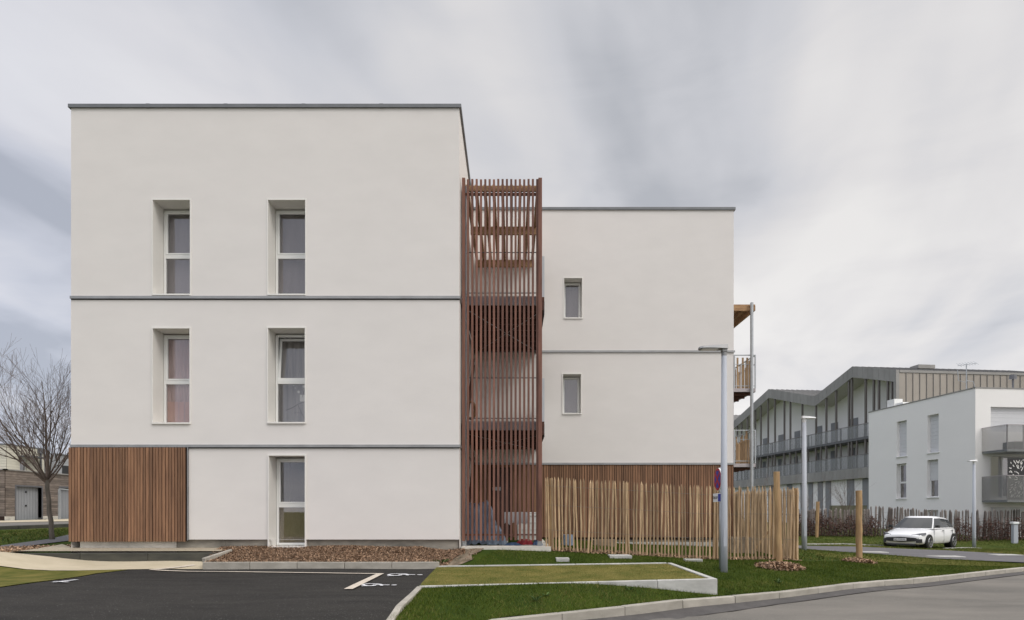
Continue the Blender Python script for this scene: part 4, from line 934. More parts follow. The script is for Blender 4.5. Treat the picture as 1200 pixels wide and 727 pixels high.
def wbalc(py_top, py_bot, patt):
    b0 = b_of(1150.5); Dp = 1.6; mb = MB(MFr); zt_ = Z_(py_top,36-Dp+.4); zb = Z_(py_bot,36-Dp+.4)
    mb.box(b0+.02,b0+6,-Dp,-.0,zb-.12,zb); b = mb.build('balcony', M_galv, wb)
    mb = MB(MFr); mb.box(b0,b0+.02,-Dp,-.0,zb-.1,zt_); mb.box(b0+.021,b0+6,-Dp-.02,-Dp,zb-.1,zt_); mb.build('perforated_rail', M_perf, b)
    mb = MB(MFr)
    for k in range(7): mb.box(b0+.02+k*.95,b0+.06+k*.95,-Dp+.002,-Dp+.04,zb,zt_)
    mb.box(b0,b0+6,-Dp-.025,-Dp+.02,zt_,zt_+.03); mb.box(b0-.005,b0+.025,-Dp,0,zt_,zt_+.03); mb.build('rail_frame', M_fascia, b)
    if patt:
        x0,x1 = b0+.25,b0+1.9; z0,z1 = zb, Z_(537,36-Dp+.5); mb = MB(MFr); mb.box(x0,x1,-Dp+.2,-Dp+.22,z0,z1); pn = mb.build('privacy_screen', M_black, b)
        mb = MB(MFr); r = random.Random(5)
        for k in range(130):
            cx_ = r.uniform(x0+.1,x1-.1); cz = r.uniform(z0+.1,z1-.1); a = round(math.atan2(cz-(z0+z1)/2,cx_-(x0+x1)/2)/R(40))*R(40)+r.uniform(-.2,.2); l = r.uniform(.06,.15)
            mb.box(-l/2,l/2,0,.004,-.018,.018,Matrix.Translation((cx_,-Dp+.19,cz))@Matrix.Rotation(-a,4,'Y'))
        mb.build('screen_cutouts', M_render2, b)
    else:
        mb = MB(MFr); mb.box(b0+.8,b0+3.4,-Dp+.4,-Dp+1.1,zb+.002,zb+.45); mb.build('bench', M_dsteel, b)
wbalc(499,527,False); wbalc(558,586,True)
# antenna & vents on roof
ant = C+e1*.9+e2*.25; an = empty('roof_antenna','branching television antenna on the roof corner of the white cube house','antenna',(ant.x,ant.y,zt))
mb = MB(); h = 1.55; mb.tube([ant+Vector((0,0,zt)),ant+Vector((0,0,zt+h))],.03,6); mb.build('mast', M_galv, an)
mb = MB(); 
mb.tube([ant+Vector((-.5,0,zt+h-.1)),ant+Vector((.6,0,zt+h+.05))],.015,5)
for k in range(7): p = ant+Vector((-.45+.16*k,0,zt+h-.08+.02*k)); mb.tube([p-Vector((.0,.25,.12)),p+Vector((.05,.25,.16))],.012,4)
mb.tube([ant+Vector((-.0,0,zt+.5)),ant+Vector((-.45,0,zt+.6)),ant+Vector((-.5,0,zt+1.2))],.02,5); mb.tube([ant+Vector((0,0,zt+.6)),ant+Vector((.4,0,zt+.55)),ant+Vector((.5,0,zt+.1))],.02,5); mb.build('arms', M_galv, an)
mb = MB(ML); av = a_of(1035); mb.box(av-.4,av+.3,.5,1.1,zt+.06,zt+.65); mb.box(av-1.2,av-.5,.5,1.0,zt+.06,zt+.3); tag(mb.build('roof_vent', M_plastic),'small pale vent box on the left end of the white cube roof','vent')
mb = MB(); p = C+e2*2.4+e1*1.0; p = Vector((X_(1187,37.5),37.5,0)); mb.tube([(p.x,p.y,zt),(p.x,p.y,zt+.95)],.05,8); mb.tube([(p.x,p.y,zt+.8),(p.x,p.y,zt+1.05)],[.2,.17],10); tag(mb.build('roof_cowl', M_dsteel),'dark round cowl on a post above the white cube roof at the right','vent')

# ------------------------------------------------------------------ far right: long gabled building with galleries
Q = Vector((X_(1050,52.5),52.5,0))      # near corner
lb = empty('gallery_building','long grey zinc roofed building with zigzag gables and two open galleries','building',(Q.x,Q.y+14,0))
MG = PF((Q.x,Q.y,0),e1,e2)      # x = distance along the facade going back, y = into the building
def s_of(px): k = (px-600)/F; return (Q.x-Q.y*k)/(k*e1.y-e1.x)
def zg(px,py): return Z_(py,Q.y+s_of(px)*e1.y)
prof = [(0,zg(1050,434)),(s_of(999),zg(999,430)),(s_of(955),zg(955,465)),(s_of(901),zg(901,456.5)),(s_of(860),zg(860,494)),(s_of(860)+9,zg(860,494)+2.2),(s_of(860)+18,zg(860,494)),(s_of(860)+30,zg(860,494)+2)]
th = .95; OV = 1.8
def zprof(s):
    for (a,za),(b,zb) in zip(prof,prof[1:]):
        if a <= s <= b: return za+(zb-za)*(s-a)/(b-a)
    return prof[-1][1]
# roof slabs with standing seams
mb = MB(MG); sm = MB(MG); fa = MB(MG); so = MB(MG)
for (a,za),(b,zb) in zip(prof,prof[1:]):
    RL = 30 if a > 1 and False else 16
    mb.add([(a,0,za),(b,0,zb),(b,RL,zb),(a,RL,za),(a,0,za-.2),(b,0,zb-.2),(b,RL,zb-.2),(a,RL,za-.2)],[(0,1,2,3),(7,6,5,4),(0,3,7,4),(1,5,6,2),(3,2,6,7)])
    k = int(RL/.6)
    for i in range(k): y = i*.6+.3; sm.add([(a,y-.02,za),(b,y-.02,zb),(b,y+.02,zb),(a,y+.02,za),(a,y-.02,za+.05),(b,y-.02,zb+.05),(b,y+.02,zb+.05),(a,y+.02,za+.05)],[(4,5,6,7),(0,1,5,4),(3,7,6,2)])
    # fascia strips
    k = max(2,int((b-a)/.62)); 
    for i in range(k):
        s0 = a+(b-a)*i/k+.012; s1 = a+(b-a)*(i+1)/k-.012; z0 = zprof(s0+1e-4); z1 = zprof(s1-1e-4); pr = -.02 
        fa.add([(s0,pr,z0-th),(s1,pr,z1-th),(s1,pr,z1+.04),(s0,pr,z0+.04),(s0,.03,z0-th),(s1,.03,z1-th),(s1,.03,z1+.04),(s0,.03,z0+.04)],[(0,1,2,3),(4,7,6,5),(0,3,7,4),(1,5,6,2),(3,2,6,7),(0,4,5,1)])
    so.add([(a,.04,za-th+.02),(b,.04,zb-th+.02),(b,OV,zb-th+.02),(a,OV,za-th+.02)],[(0,1,2,3)])
mb.build('roof', M_zinc, lb); sm.build('roof_seams', M_zincdark, lb); fa.build('fascia', M_zinc, lb); so.build('soffit', M_soffit, lb)
mb = MB(MG)   # recessed wall as polygons below the roof, with galleries
send = prof[-1][0]
zf1 = zg(1018,549-2); zf2 = zg(1018,511)   # lower and upper gallery floors
for (a,za),(b,zb) in zip(prof,prof[1:]): mb.quad((a,OV,zf1-.2),(b,OV,zf1-.2),(b,OV,zb-th),(a,OV,za-th))
mb.quad((0,.35,-1),(send,.35,-1),(send,.35,zf1),(0,.35,zf1)); mb.build('gallery_wall', M_render2, lb)
for zf in (zf1,zf2):
    mb = MB(MG); mb.box(.02,send,.0,OV,zf-.22,zf); gl = mb.build('gallery', M_dsteel, lb)
    mb = MB(MG); mb.box(.02,send,-.03,-.01,zf-.02,zf+1.1); mb.build('railing', M_rail, gl)
    mb = MB(MG); mb.box(.02,send,-.05,.0,zf+1.1,zf+1.15)
    for s in np.arange(.5,send,1.15): mb.box(s-.025,s+.025,-.008,.03,zf,zf+1.1)
    mb.build('rail_frame', M_bpost, gl)
mb = MB(MG); k = int(send/.6)
for i in range(k): mb.box(i*.6+.01,(i+1)*.6-.01,-.06,-.032,zf1-.95,zf1-.03)
mb.build('lower_fascia', M_zinc, lb)
r = random.Random(3)
for px in (1044,1039,1028.5,1022.5,1013,997,993.5,978.5,967,955,939,925,918,907,899,890.5,884,875,868,863):
    s = s_of(px); mb = MB(MG); mb.box(s-.075,s+.075,.045,.2,zf1-.9,zprof(s)-th+.03); mb.build('post', M_bpost, lb)
# extra short posts between floors
for px in (1003,984,961,946,932,904,887,872):
    s = s_of(px); mb = MB(MG); mb.box(s-.06,s+.06,.045,.17,zf1,zf2+1.1); mb.build('strut', M_bpost, lb)
# doors on the galleries and dark openings below
for px in (1018,988,965,947,922,903,885):
    s = s_of(px)+1.0; mb = MB(MG); mb.box(s-.55,s+.55,OV-.05,OV-.01,zf2,zf2+2.2); mb.build('door', M_shut, lb)
    mb = MB(MG); mb.box(s-.1,s+.6,OV-.05,OV-.01,zf1,zf1+2.1); mb.build('door', M_shut, lb)
for p0,p1 in ((1007,1015),(989,997),(964,970),(955,960.5),(944,949),(935,939),(919,925),(899,906)):
    mb = MB(MG); s0, s1 = sorted((s_of(p0),s_of(p1))); mb.box(s0,s1,.28,.33,-.3,zf1-.97); mb.build('shutter', M_shut, lb)
# end wall facing the camera: beige seams
ME = PF((Q.x,Q.y,0),e2,e1)
zt0 = prof[0][1]; mb = MB(ME); sm = MB(ME)
k = 34
for i in range(k): mb.box(.28+i*.6,.28+(i+1)*.6-.012,-.0,.03,-1,zt0-.18); sm.box(.28+(i+1)*.6-.025,.28+(i+1)*.6+.008,-.05,-.001,-1,zt0-.18)
mb.build('end_wall', M_beige, lb); sm.build('end_wall_seams', M_zincdark, lb)
mb = MB(ME); mb.box(-.02,.27,-.03,.0,-1,zt0+.04); mb.box(.28,24,-.06,.0,zt0-.178,zt0+.03); mb.box(0,22,.04,.3,-1,zt0-.3); mb.build('end_wall_trim', M_zinc, lb)
pc = Vector((X_(1085,56.5),56.5,0)); mb = MB(PF((pc.x,pc.y,0),e2,e1)); zc_ = Z_(434.5,56.5); mb.box(-.6,.6,0,.8,zc_-.1,zc_+.18); mb.box(-.78,.78,-.12,.95,zc_+.18,zc_+.5); tag(mb.build('roof_vent', M_zinc),'low grey metal ventilation box on the zinc roof ridge','vent')
# extended end roof to the right already covered by RL

# ------------------------------------------------------------------ far right: fences, hedge, retaining wall
fy = 35.3
def farfence(px0,px1,Y0,Y1,label,pitch,h,seed,wmin,wmax,tilt):
    return paling('picket_fence',label,((X_(px0,Y0),Y0),(X_(px1,Y1),Y1)),0,0,pitch,[1.0,4,7,10],h,m=M_oldfence,seed=seed,wmin=wmin,wmax=wmax,wires=(.3,.8),tilt=tilt,postr=.06,jh=.08)
farfence(1022,1215,35.3,35.2,'weathered grey picket fence with uneven slats behind the parked car',.155,1.58,21,.07,.12,.035)
farfence(930,1022,35.3,35.3,'older brown picket fence half hidden by the hedge left of the car',.14,1.45,22,.08,.12,.03)
mb = MB(); mb.box(X_(975,41),X_(1016,41),41,41.3,-.8,Z_(592.5,41)); tag(mb.build('retaining_wall', mat('mossy_concrete',(.16,.15,.11),.9,c2=(.10,.10,.06),nscale=(2,2,4))),'low mossy concrete wall below the gallery building','wall')
def hedge(px0,px1,pyt,Y,nl,label,seed):
    r = np.random.default_rng(seed); x0,x1 = X_(px0,Y),X_(px1,Y); xc = (x0+x1)/2; zb = g(xc,Y); zt = Z_(pyt,Y)
    root = empty('beech_hedge',label,'hedge',(xc,Y,zb),'brown beech hedges along the far fence'); k = nl
    q = np.stack([r.uniform(x0,x1,k), Y+r.normal(0,.16,k), zb+ (zt-zb)*r.random(k)**.8],1)
    top = zb+(zt-zb)*(.72+.28*np.sin(q[:,0]*3.1+seed)*np.sin(q[:,0]*7.7))
    q = q[(q[:,2]<top)|(r.random(k)<.07)]; k = len(q); s = .075
    u = r.normal(0,1,(k,3)); u /= np.linalg.norm(u,axis=1)[:,None]; v = np.cross(u,r.normal(0,1,(k,3))); v /= np.linalg.norm(v,axis=1)[:,None]
    V = np.stack([q-u*s/2,q+v*s*.35,q+u*s/2,q-v*s*.35],1).reshape(-1,3); i = np.arange(k)*4; T = np.concatenate([np.stack([i,i+1,i+2],1),np.stack([i,i+2,i+3],1)])
    o = tri_cloud('leaves',V,T,M_leafdead); o.parent = root; o.matrix_parent_inverse = root.matrix_basis.inverted()
    mb = MB(); rr = random.Random(seed)
    for _ in range(int((x1-x0)*7)):
        x = rr.uniform(x0,x1); a = rr.gauss(0,.18); h = (zt-zb)*rr.uniform(.6,1.1); y = Y+rr.gauss(0,.1)
        mb.tube([(x,y,zb),(x+a*.5*h,y+rr.gauss(0,.05),zb+h*.5),(x+a*h+rr.gauss(0,.06),y,zb+h)],[.014,.01,.004],4)
    mb.build('stems', M_twig, root)
hedge(930,985,600,34.8,4200,'dense brown hedge left of the short stake, below the gallery building',1)
hedge(985,1028,603,34.8,2600,'brown hedge run between the stake in the lawn and the parked car',2)
hedge(1026,1052,602,34.8,500,'thin straggly hedge plants just behind the bonnet of the car',6)
hedge(1120,1140,605,34.8,1100,'brown shrub between the parked car and the far street lamp',3)
hedge(1143,1157,607,34.8,500,'sparse brown shrub right of the far street lamp',4)
hedge(1157,1210,606,34.8,3000,'wide brown hedge at the far right around the pale bollard',5)

# ------------------------------------------------------------------ bare trees
def bare_tree(x, y, z, H, label, seed, spread=.5, trunk_h=.4, r0=.07, nmain=7, lean=(0,0), depth=3, name='bare_tree', twigs=1.0):
    r = random.Random(seed); root = empty(name,label,'tree',(x,y,z)); mb = MB(); br = MB()
    th_ = H*trunk_h; pts = [Vector((x+lean[0]*t*.2+r.gauss(0,.01),y,z-.1+(th_+.1)*t)) for t in np.linspace(0,1,7)]
    mb.tube(pts,[r0*1.15,r0,r0*.93,r0*.88,r0*.85,r0*.84,r0*.86],10); mb.build('trunk', M_bark, root, smooth=True)
    top = pts[-1]
    def grow(p, d, L, rad, lv):
        k = 7; ps = [p]; q = Vector(p); dd = d.copy()
        for i in range(k):
            dd = (dd+Vector((r.gauss(0,.05),r.gauss(0,.05),.035+r.gauss(0,.03)))).normalized(); q = q+dd*L/k; ps.append(q.copy())
        rads = [max(.0022,rad*(1-.8*i/k)) for i in range(k+1)]; br.tube(ps, rads, 6 if lv==0 else (5 if lv==1 else 3), cap=False)
        if lv >= depth: return
        nb = int((6 if lv==0 else 5 if lv==1 else 3)*twigs)
        for j in range(nb):
            t = r.uniform(.18,.95); i = min(k-1,int(t*k)); base = ps[i].lerp(ps[i+1],t*k-i)
            dirn = (ps[i+1]-ps[i]).normalized(); ax = Vector((r.gauss(0,1),r.gauss(0,1),r.gauss(0,.4))).normalized(); sd = dirn.cross(ax).normalized()
            nd = (dirn*.8+sd*r.uniform(.35,.7)).normalized(); grow(base, nd, L*r.uniform(.38,.62), rads[i]*.55, lv+1)
    for m_ in range(nmain):
        a = 2*math.pi*m_/nmain+r.uniform(-.3,.3); sp_ = spread*r.uniform(.6,1.2)
        d = Vector((math.cos(a)*sp_+lean[0]*.25,math.sin(a)*sp_,1)).normalized()
        grow(top-Vector((0,0,r.uniform(0,.25)*th_*.4)), d, (H-th_)*r.uniform(.75,1.05), r0*.40, 0)
    # leader
    grow(top, Vector((lean[0]*.1,0,1)), H-th_, r0*.6, 0)
    br.build('branches', M_twig, root)
tx_, ty_ = GP(62,633); bare_tree(tx_,ty_,g(tx_,ty_),(633-448)/F*ty_,'leafless street tree left of the timber clad corner, with upswept branches',5,spread=1.0,trunk_h=.39,r0=.062,nmain=14,lean=(-.8,0),twigs=1.2)
bare_tree(X_(991,37.5),37.5,-.5,3.3,'small bare sapling between the brown hedge and the gallery building',11,spread=.35,trunk_h=.3,r0=.03,nmain=5,depth=2)
bare_tree(X_(946,37.5),37.5,-.5,2.6,'leafless low shrub behind the hedge at the second lamp',12,spread=.7,trunk_h=.15,r0=.025,nmain=5,depth=2)
bare_tree(X_(903,17.5),17.5,-.3,1.5,'small bare shrub in the fenced garden corner',13,spread=.6,trunk_h=.15,r0=.015,nmain=5,depth=2)

# ------------------------------------------------------------------ far left house
XH = -30.0
hs = empty('garage_house','two storey house with grey timber garage storey and cream upper floor at the far left','house',(XH-4,42,.2))
MH = PF((XH,38.4,0),(0,1,0),(-1,0,0))        # along +Y, inward = -X
def sh(px): return XH/((px-600)/F)-38.4      # along distance for a column on this wall
def zh(px,py): return Z_(py,38.4+sh(px))
zw = Z_(551,38.4); zb0 = .1
gd = (sh(18.5),sh(48.5),.2,zh(34,571)); gd2 = (sh(70),sh(70)+2.6,.2,zh(75,572))
def siding(mb, a0,a1,z0,z1,holes,y,t=.02,p=.14):
    z = z0
    while z < z1-.01:
        z2 = min(z+p-.012,z1); segs = [(a0,a1)]
        for h in holes:
            if h[2]<z2 and h[3]>z: segs = [s for (u,v) in segs for s in ((u,min(v,h[0])),(max(u,h[1]),v)) if s[1]>s[0]+.01]
        for u,v in segs:
            # random board lengths
            x = u
            while x < v-.01: x2 = min(v, x+random.uniform(1.2,3.5)); x2 = v if v-x2 < .3 else x2; mb.box(x,x2-.004,y-t,y,z,z2); x = x2
        z += p
mb = MB(MH); siding(mb,0,14,.5,zw,[gd,gd2],0)
mb.M = PF((XH,38.4,0),(-1,0,0),(0,1,0)); siding(mb,0.03,9,.5,zw,[],0); mb.build('timber_siding', M_siding, hs)
mb = MB(MH); wall(mb,0,14,.4,zw-.02,[gd,gd2],.3,y0=.006); mb.M = PF((XH,38.4,0),(-1,0,0),(0,1,0)); mb.box(0.01,9,.01,.3,-.3,zw-.02); mb.build('backing_wall', M_woodback, hs)
mb = MB(MH); mb.box(-.06,gd[0]-.05,-.02,.0,-.3,.495); mb.box(gd[1]+.05,gd2[0]-.05,-.02,.0,-.3,.495); mb.build('plinth', M_plinth2, hs)
mb = MB(MH); mb.box(-.08,14,-.08,.1,zw,zw+.07); mb.M = PF((XH,38.4,0),(-1,0,0),(0,1,0)); mb.box(-.08,9,-.08,.1,zw,zw+.07); mb.M = MH; mb.box(0,14,.1,9,zw-.1,zw+.02); mb.build('parapet_trim', M_zinc, hs)
for gi, gdd in enumerate((gd,gd2)):
    mb = MB(MH); k = 9; w_ = (gdd[1]-gdd[0])/k
    for i in range(k): mb.box(gdd[0]+i*w_,gdd[0]+(i+1)*w_-.02,.2,.25,gdd[2]-.3,gdd[3])
    mb.box(gdd[0],gdd[1],.252,.28,gdd[2]-.3,gdd[3]); dd = mb.build('garage_door', M_garage, hs)
    mb = MB(MH); c_ = (gdd[0]+gdd[1])/2
    for hz in (.9,1.75): mb.box(c_-.05,c_+.05,.15,.2,gdd[2]+hz,gdd[2]+hz+.1)
    mb.build('handle', M_black, dd)
    mb = MB(MH); mb.box(gdd[0]-.1,gdd[0]-.0,-.03,.2,.0,gdd[3]+.1); mb.box(gdd[1]+.0,gdd[1]+.1,-.03,.2,.0,gdd[3]+.1); mb.box(gdd[0],gdd[1],-.03,.2,gdd[3]+.0,gdd[3]+.1); mb.build('frame', M_dsteel, dd)
# upper floor
XU = -32.0; MU = PF((XU,XU/((8-600)/F),0),(0,1,0),(-1,0,0)); YU = XU/((8-600)/F)
def su(px): return XU/((px-600)/F)-YU
zu = Z_(521.5,YU); uw = (su(23),su(31.5),Z_(551,YU+2)-.3,Z_(537,YU+su(27)))
mb = MB(MU); siding(mb,0,su(51.5),zw-.1,zu,[uw],0,p=.17); o_ = mb.build('upper_siding', M_cream, hs)
mb = MB(PF((XU,YU,0),(-1,0,0),(0,1,0))); siding(mb,.02,8,zw-.1,zu,[],0,p=.17); siding_front = mb.build('upper_side_siding', M_cream, hs)
mb = MB(MU); wall(mb,0,su(51.5),zw-.1,zu-.01,[uw],.3,y0=.005); mb.quad((0,.01,zu-.02),(su(51.5),.01,zu-.02),(su(51.5),8,zu-.02),(0,8,zu-.02)); mb.quad((su(51.5),.0,zw-.1),(su(51.5),8,zw-.1),(su(51.5),8,zu-.02),(su(51.5),0,zu-.02)); mb.build('upper_wall', M_cream, hs)
mb = MB(MU); mb.box(-.06,su(51.5)+.05,-.06,.1,zu,zu+.08); mb.box(-.06,.1,.1,8,zu,zu+.08); mb.build('roof_trim', M_coping, hs)
window(hs, MU, *uw, .15, None, 'dark', sur=False)
mb = MB(MU); mb.box(su(20),su(44),-.9,-.02,uw[3]+.05,uw[3]+.13); mb.build('canopy', M_dsteel, hs)
mb = MB(MU); mb.tube([(su(46.5),-.08,zw),(su(46.5),-.08,zu-.15)],.06,8); mb.box(su(46.5)-.25,su(46.5)+.25,-.2,-.02,zu-.3,zu-.02); mb.build('downpipe', M_dsteel, hs)
mb = MB(MU); s0 = su(51.5)+.05; mb.box(s0,s0+2.6,.4,6,zw-.1,Z_(531,YU+s0)); mb.build('link_wall', M_shut, hs)
h2 = empty('garage_house','pale grey sided upper house behind the tree, partly hidden by the white block','house',(XU-4,YU+10,.2))
MU2 = PF((XU+.3,0,0),(0,1,0),(-1,0,0)); ya = (XU+.3)/((66-600)/F); mb = MB(MU2); zz2 = Z_(533,ya); siding(mb,ya,ya+9,zw-.05,zz2,[],0,p=.17); mb.build('siding', M_creamgrey, h2)
mb = MB(MU2); mb.box(ya,ya+9,.01,6,zw-.08,zz2-.02); mb.build('wall', M_creamgrey, h2); mb = MB(MU2); yb = (XU+.3)/((77-600)/F); mb.box(yb-.4,yb+1.2,-.05,-.025,zw,Z_(546,yb)); mb.build('window', M_black, h2); mb = MB(MU2); mb.box(ya-.1,ya+9,-.1,.1,zz2,zz2+.08); mb.build('roof_trim', M_coping, h2)

# entrance frame by second garage door
px_ = 69.5; Yf = 30/((600-px_)/F)-.0; mb = MB(); xx = X_(px_,Yf-1.5); mb.box(xx-.05,xx+.05,Yf-1.55,Yf-1.45,0,Z_(573,Yf-1.5)); mb.bar((xx,Yf-1.5,Z_(573,Yf-1.5)),(xx+1.0,Yf+.2,Z_(576,Yf-1.5)),.08,.06); tag(mb.build('porch_frame', M_galv),'slim grey porch frame beside the second garage door','porch frame')

# ------------------------------------------------------------------ car
def make_car(x, y, z, ang):
    root = empty('parked_car','white five door hatchback parked on the grass beside the far path','car',(0,0,0))
    # stations along length (x front +): [x, half width, z bottom, z shoulder, z top(centre)]
    st = [(2.02,.50,.30,.52,.58),(1.97,.70,.22,.60,.68),(1.80,.83,.19,.68,.76),(1.45,.88,.19,.76,.85),(1.05,.89,.19,.84,.93),(.75,.89,.19,.88,.97),(0,.89,.19,.90,.98),(-.9,.895,.19,.93,1.0),(-1.45,.88,.19,.93,1.0),(-1.8,.81,.22,.90,.98),(-1.97,.68,.30,.82,.91),(-2.03,.52,.36,.72,.80)]
    rings = []
    for (sx,w,zb,zs,zt_) in st:
        half = [(0,zb),(w*.85,zb),(w*.97,zb+.08),(w,zb+(zs-zb)*.35),(w*.99,zb+(zs-zb)*.62),(w*.97,zs-.05),(w*.91,zs+.0),(w*.74,zs+(zt_-zs)*.55),(w*.4,zt_-.012),(0,zt_)]
        rings.append([(sx,yy,zz) for yy,zz in half]+[(sx,-yy,zz) for yy,zz in half[-2:0:-1]])
    n_ = len(rings[0]); mb = MB(); vs = [p for r_ in rings for p in r_]
    fs_ = [(i*n_+k,i*n_+(k+1)%n_,(i+1)*n_+(k+1)%n_,(i+1)*n_+k) for i in range(len(rings)-1) for k in range(n_)]+[tuple(range(n_-1,-1,-1)),tuple(range((len(rings)-1)*n_,len(rings)*n_))]
    mb.add(vs,fs_); body = mb.build('body', M_car, root, smooth=True); sb = body.modifiers.new('s','SUBSURF'); sb.levels = 1; sb.render_levels = 2
    # greenhouse: bottom and top outlines, rounded
    gb_ = [(1.12,.0),(1.07,.46),(.84,.83),(.1,.86),(-.8,.865),(-1.45,.83),(-1.84,.72),(-1.98,.4),(-2.0,0)]
    gt_ = [(.28,.0),(.25,.34),(.12,.58),(-.3,.63),(-.8,.63),(-1.22,.60),(-1.46,.50),(-1.56,.28),(-1.58,0)]
    mb = MB(); vs = []; lv = [0,.25,.5,.75,.93,1.0]
    N2 = (len(gb_)-1)*2
    def full_x(b_,t_,k_): return b_[0]+(t_[0]-b_[0])*k_
    def ringp(t):
        full = []; 
        for i,(b_,t_) in enumerate(zip(gb_,gt_)):
            k_ = t; bulge = .03*math.sin(math.pi*t); full.append((b_[0]+(t_[0]-b_[0])*k_+ (bulge if b_[0]>.5 else -bulge if b_[0]<-1.6 else 0), b_[1]+(t_[1]-b_[1])*k_+(.025*math.sin(math.pi*t) if b_[1] > 0 else 0), .90+(.53)*t-.10*t*max(0,(-full_x(b_,t_,k_)-.45)/1.1)))
        return full+[(px_,-py_,pz_) for px_,py_,pz_ in full[-2:0:-1]]
    for t in lv: vs += ringp(t)
    n3 = len(ringp(0)); cap = [(p[0]*.96-.025,p[1]*.75,p[2]+.04) for p in ringp(1)]; vs += cap; cap2 = [(p[0]*.5-.3,p[1]*.35,p[2]*.3+1.035) for p in ringp(1)]; vs += cap2
    LV = len(lv)+2; fs_ = [(i*n3+k,i*n3+(k+1)%n3,(i+1)*n3+(k+1)%n3,(i+1)*n3+k) for i in range(LV-1) for k in range(n3)]+[tuple(range((LV-1)*n3,LV*n3))]
    mb.add(vs,fs_); mb.build('roof', M_car, root, smooth=True)
    def pt(u, t, off):   # u index along half outline, side sign handled by caller
        r_ = ringp(t); i = int(math.floor(u)); fr = u-i; a = Vector(r_[i % len(r_)]); b_ = Vector(r_[(i+1) % len(r_)]); p = a.lerp(b_,fr)
        c = Vector((-.45,0,1.1)); nrm = (b_-a); nr_ = Vector((nrm.y,-nrm.x,0)) ; nr_ = -nr_.normalized() if nr_.dot(p-c) < 0 else nr_.normalized(); return p+nr_*off
    def patch(u0,u1,t0,t1,name,m,sides=(1,-1),off=.012,nu=8,nt_=4,skew=0, whole=False):
        for sgn in sides:
            mb = MB(); vs=[]
            for j in range(nt_+1):
                for i in range(nu+1):
                    t = t0+(t1-t0)*j/nt_; u = u0+(u1-u0)*i/nu + skew*(t-t0); p = pt(u,t,off); vs.append((p.x,p.y*sgn,p.z))
            mb.add(vs,[(j*(nu+1)+i,j*(nu+1)+i+1,(j+1)*(nu+1)+i+1,(j+1)*(nu+1)+i) for j in range(nt_) for i in range(nu)])
            mb.build(name,m,root,smooth=True)
    patch(-1.93,1.93,.06,.93,'windscreen',M_carglass,sides=(1,),off=.012,nu=20)
    patch(2.08,4.0,.10,.88,'front_side_window',M_carglass); patch(4.1,5.5,.12,.86,'rear_side_window',M_carglass); patch(6.4,9.6,.25,.85,'rear_window',M_carglass,sides=(1,),nu=16)
    # wheels
    for sx in (1.28,-1.30):
        for sgn in (1,-1):
            yo = .80*sgn; mb = MB(); seg = 28
            def cyl(mb,r_,y0,y1,n_=seg,cx=sx,cz=.315): mb.tube([(cx,y0,cz),(cx,y1,cz)],r_,n_)
            mb2 = MB(); mb2.tube([(sx,sgn*.60,.335),(sx,sgn*.897,.325)],.345,30); mb2.build('wheel_arch', M_black, root)
            cyl(mb, .308, sgn*.70, sgn*.912); wh = mb.build('wheel', M_tyre, root, bevel=.02)
            mb = MB(); mb.tube([(sx,sgn*.915,.315),(sx,sgn*.92,.315)],.20,24)
            ri = mb.build('rim', mat('dark_rim',(.03,.03,.03),.4) if False else M_black, wh)
            mb = MB()
            for k in range(5):
                a = k*2*math.pi/5+.3; mb.bar((sx,sgn*.925,.315),(sx+.205*math.cos(a),sgn*.925,.315+.205*math.sin(a)),.02,.06)
            mb.tube([(sx,sgn*.918,.315),(sx,sgn*.935,.315)],.05,12); mb.tube([(sx+.205*math.cos(t),sgn*.922,.315+.205*math.sin(t)) for t in np.linspace(0,2*math.pi,25)],.016,5,cap=False); mb.build('spokes', M_rim, wh)
    # front details placed on the nose
    def nose(y0,y1,z0,z1,dx,m,name,curve=.24,t_=.05,nn_=12,parent=root,taper=0):
        mb = MB(); vs=[]
        for i in range(nn_+1):
            yy = y0+(y1-y0)*i/nn_; f_ = 2.03-curve*(abs(yy)/.83)**4.5; e = taper*abs(yy)/.8
            vs += [(f_+dx,yy,z0+e),(f_+dx-.02,yy,z1-e),(f_+dx-t_-.1,yy,z1-e),(f_+dx-t_-.1,yy,z0+e)]
        fs_=[(0,1,2,3),tuple(4*nn_+k for k in (3,2,1,0))]+[(4*i+k,4*i+4+k,4*i+4+(k+1)%4,4*i+(k+1)%4) for i in range(nn_) for k in range(4)]
        mb.add(vs,fs_); return mb.build(name,m,parent)
    nose(-.70,.70,.33,.555,.035,M_black,'grille',taper=.05); nose(-.60,.60,.19,.25,.02,M_black,'lower_intake'); 
    nose(-.80,-.62,.30,.47,.035,M_black,'air_vent'); nose(.62,.80,.30,.47,.035,M_black,'air_vent')
    pl = nose(-.26,.26,.385,.495,.062,M_plate,'number_plate',curve=.24,t_=.0,nn_=4)
    text('NC-710-NL', Matrix(((0,0,1,2.096),(1,0,0,0),(0,1,0,.44),(0,0,0,1))), .10, M_black, root, 'plate_lettering')
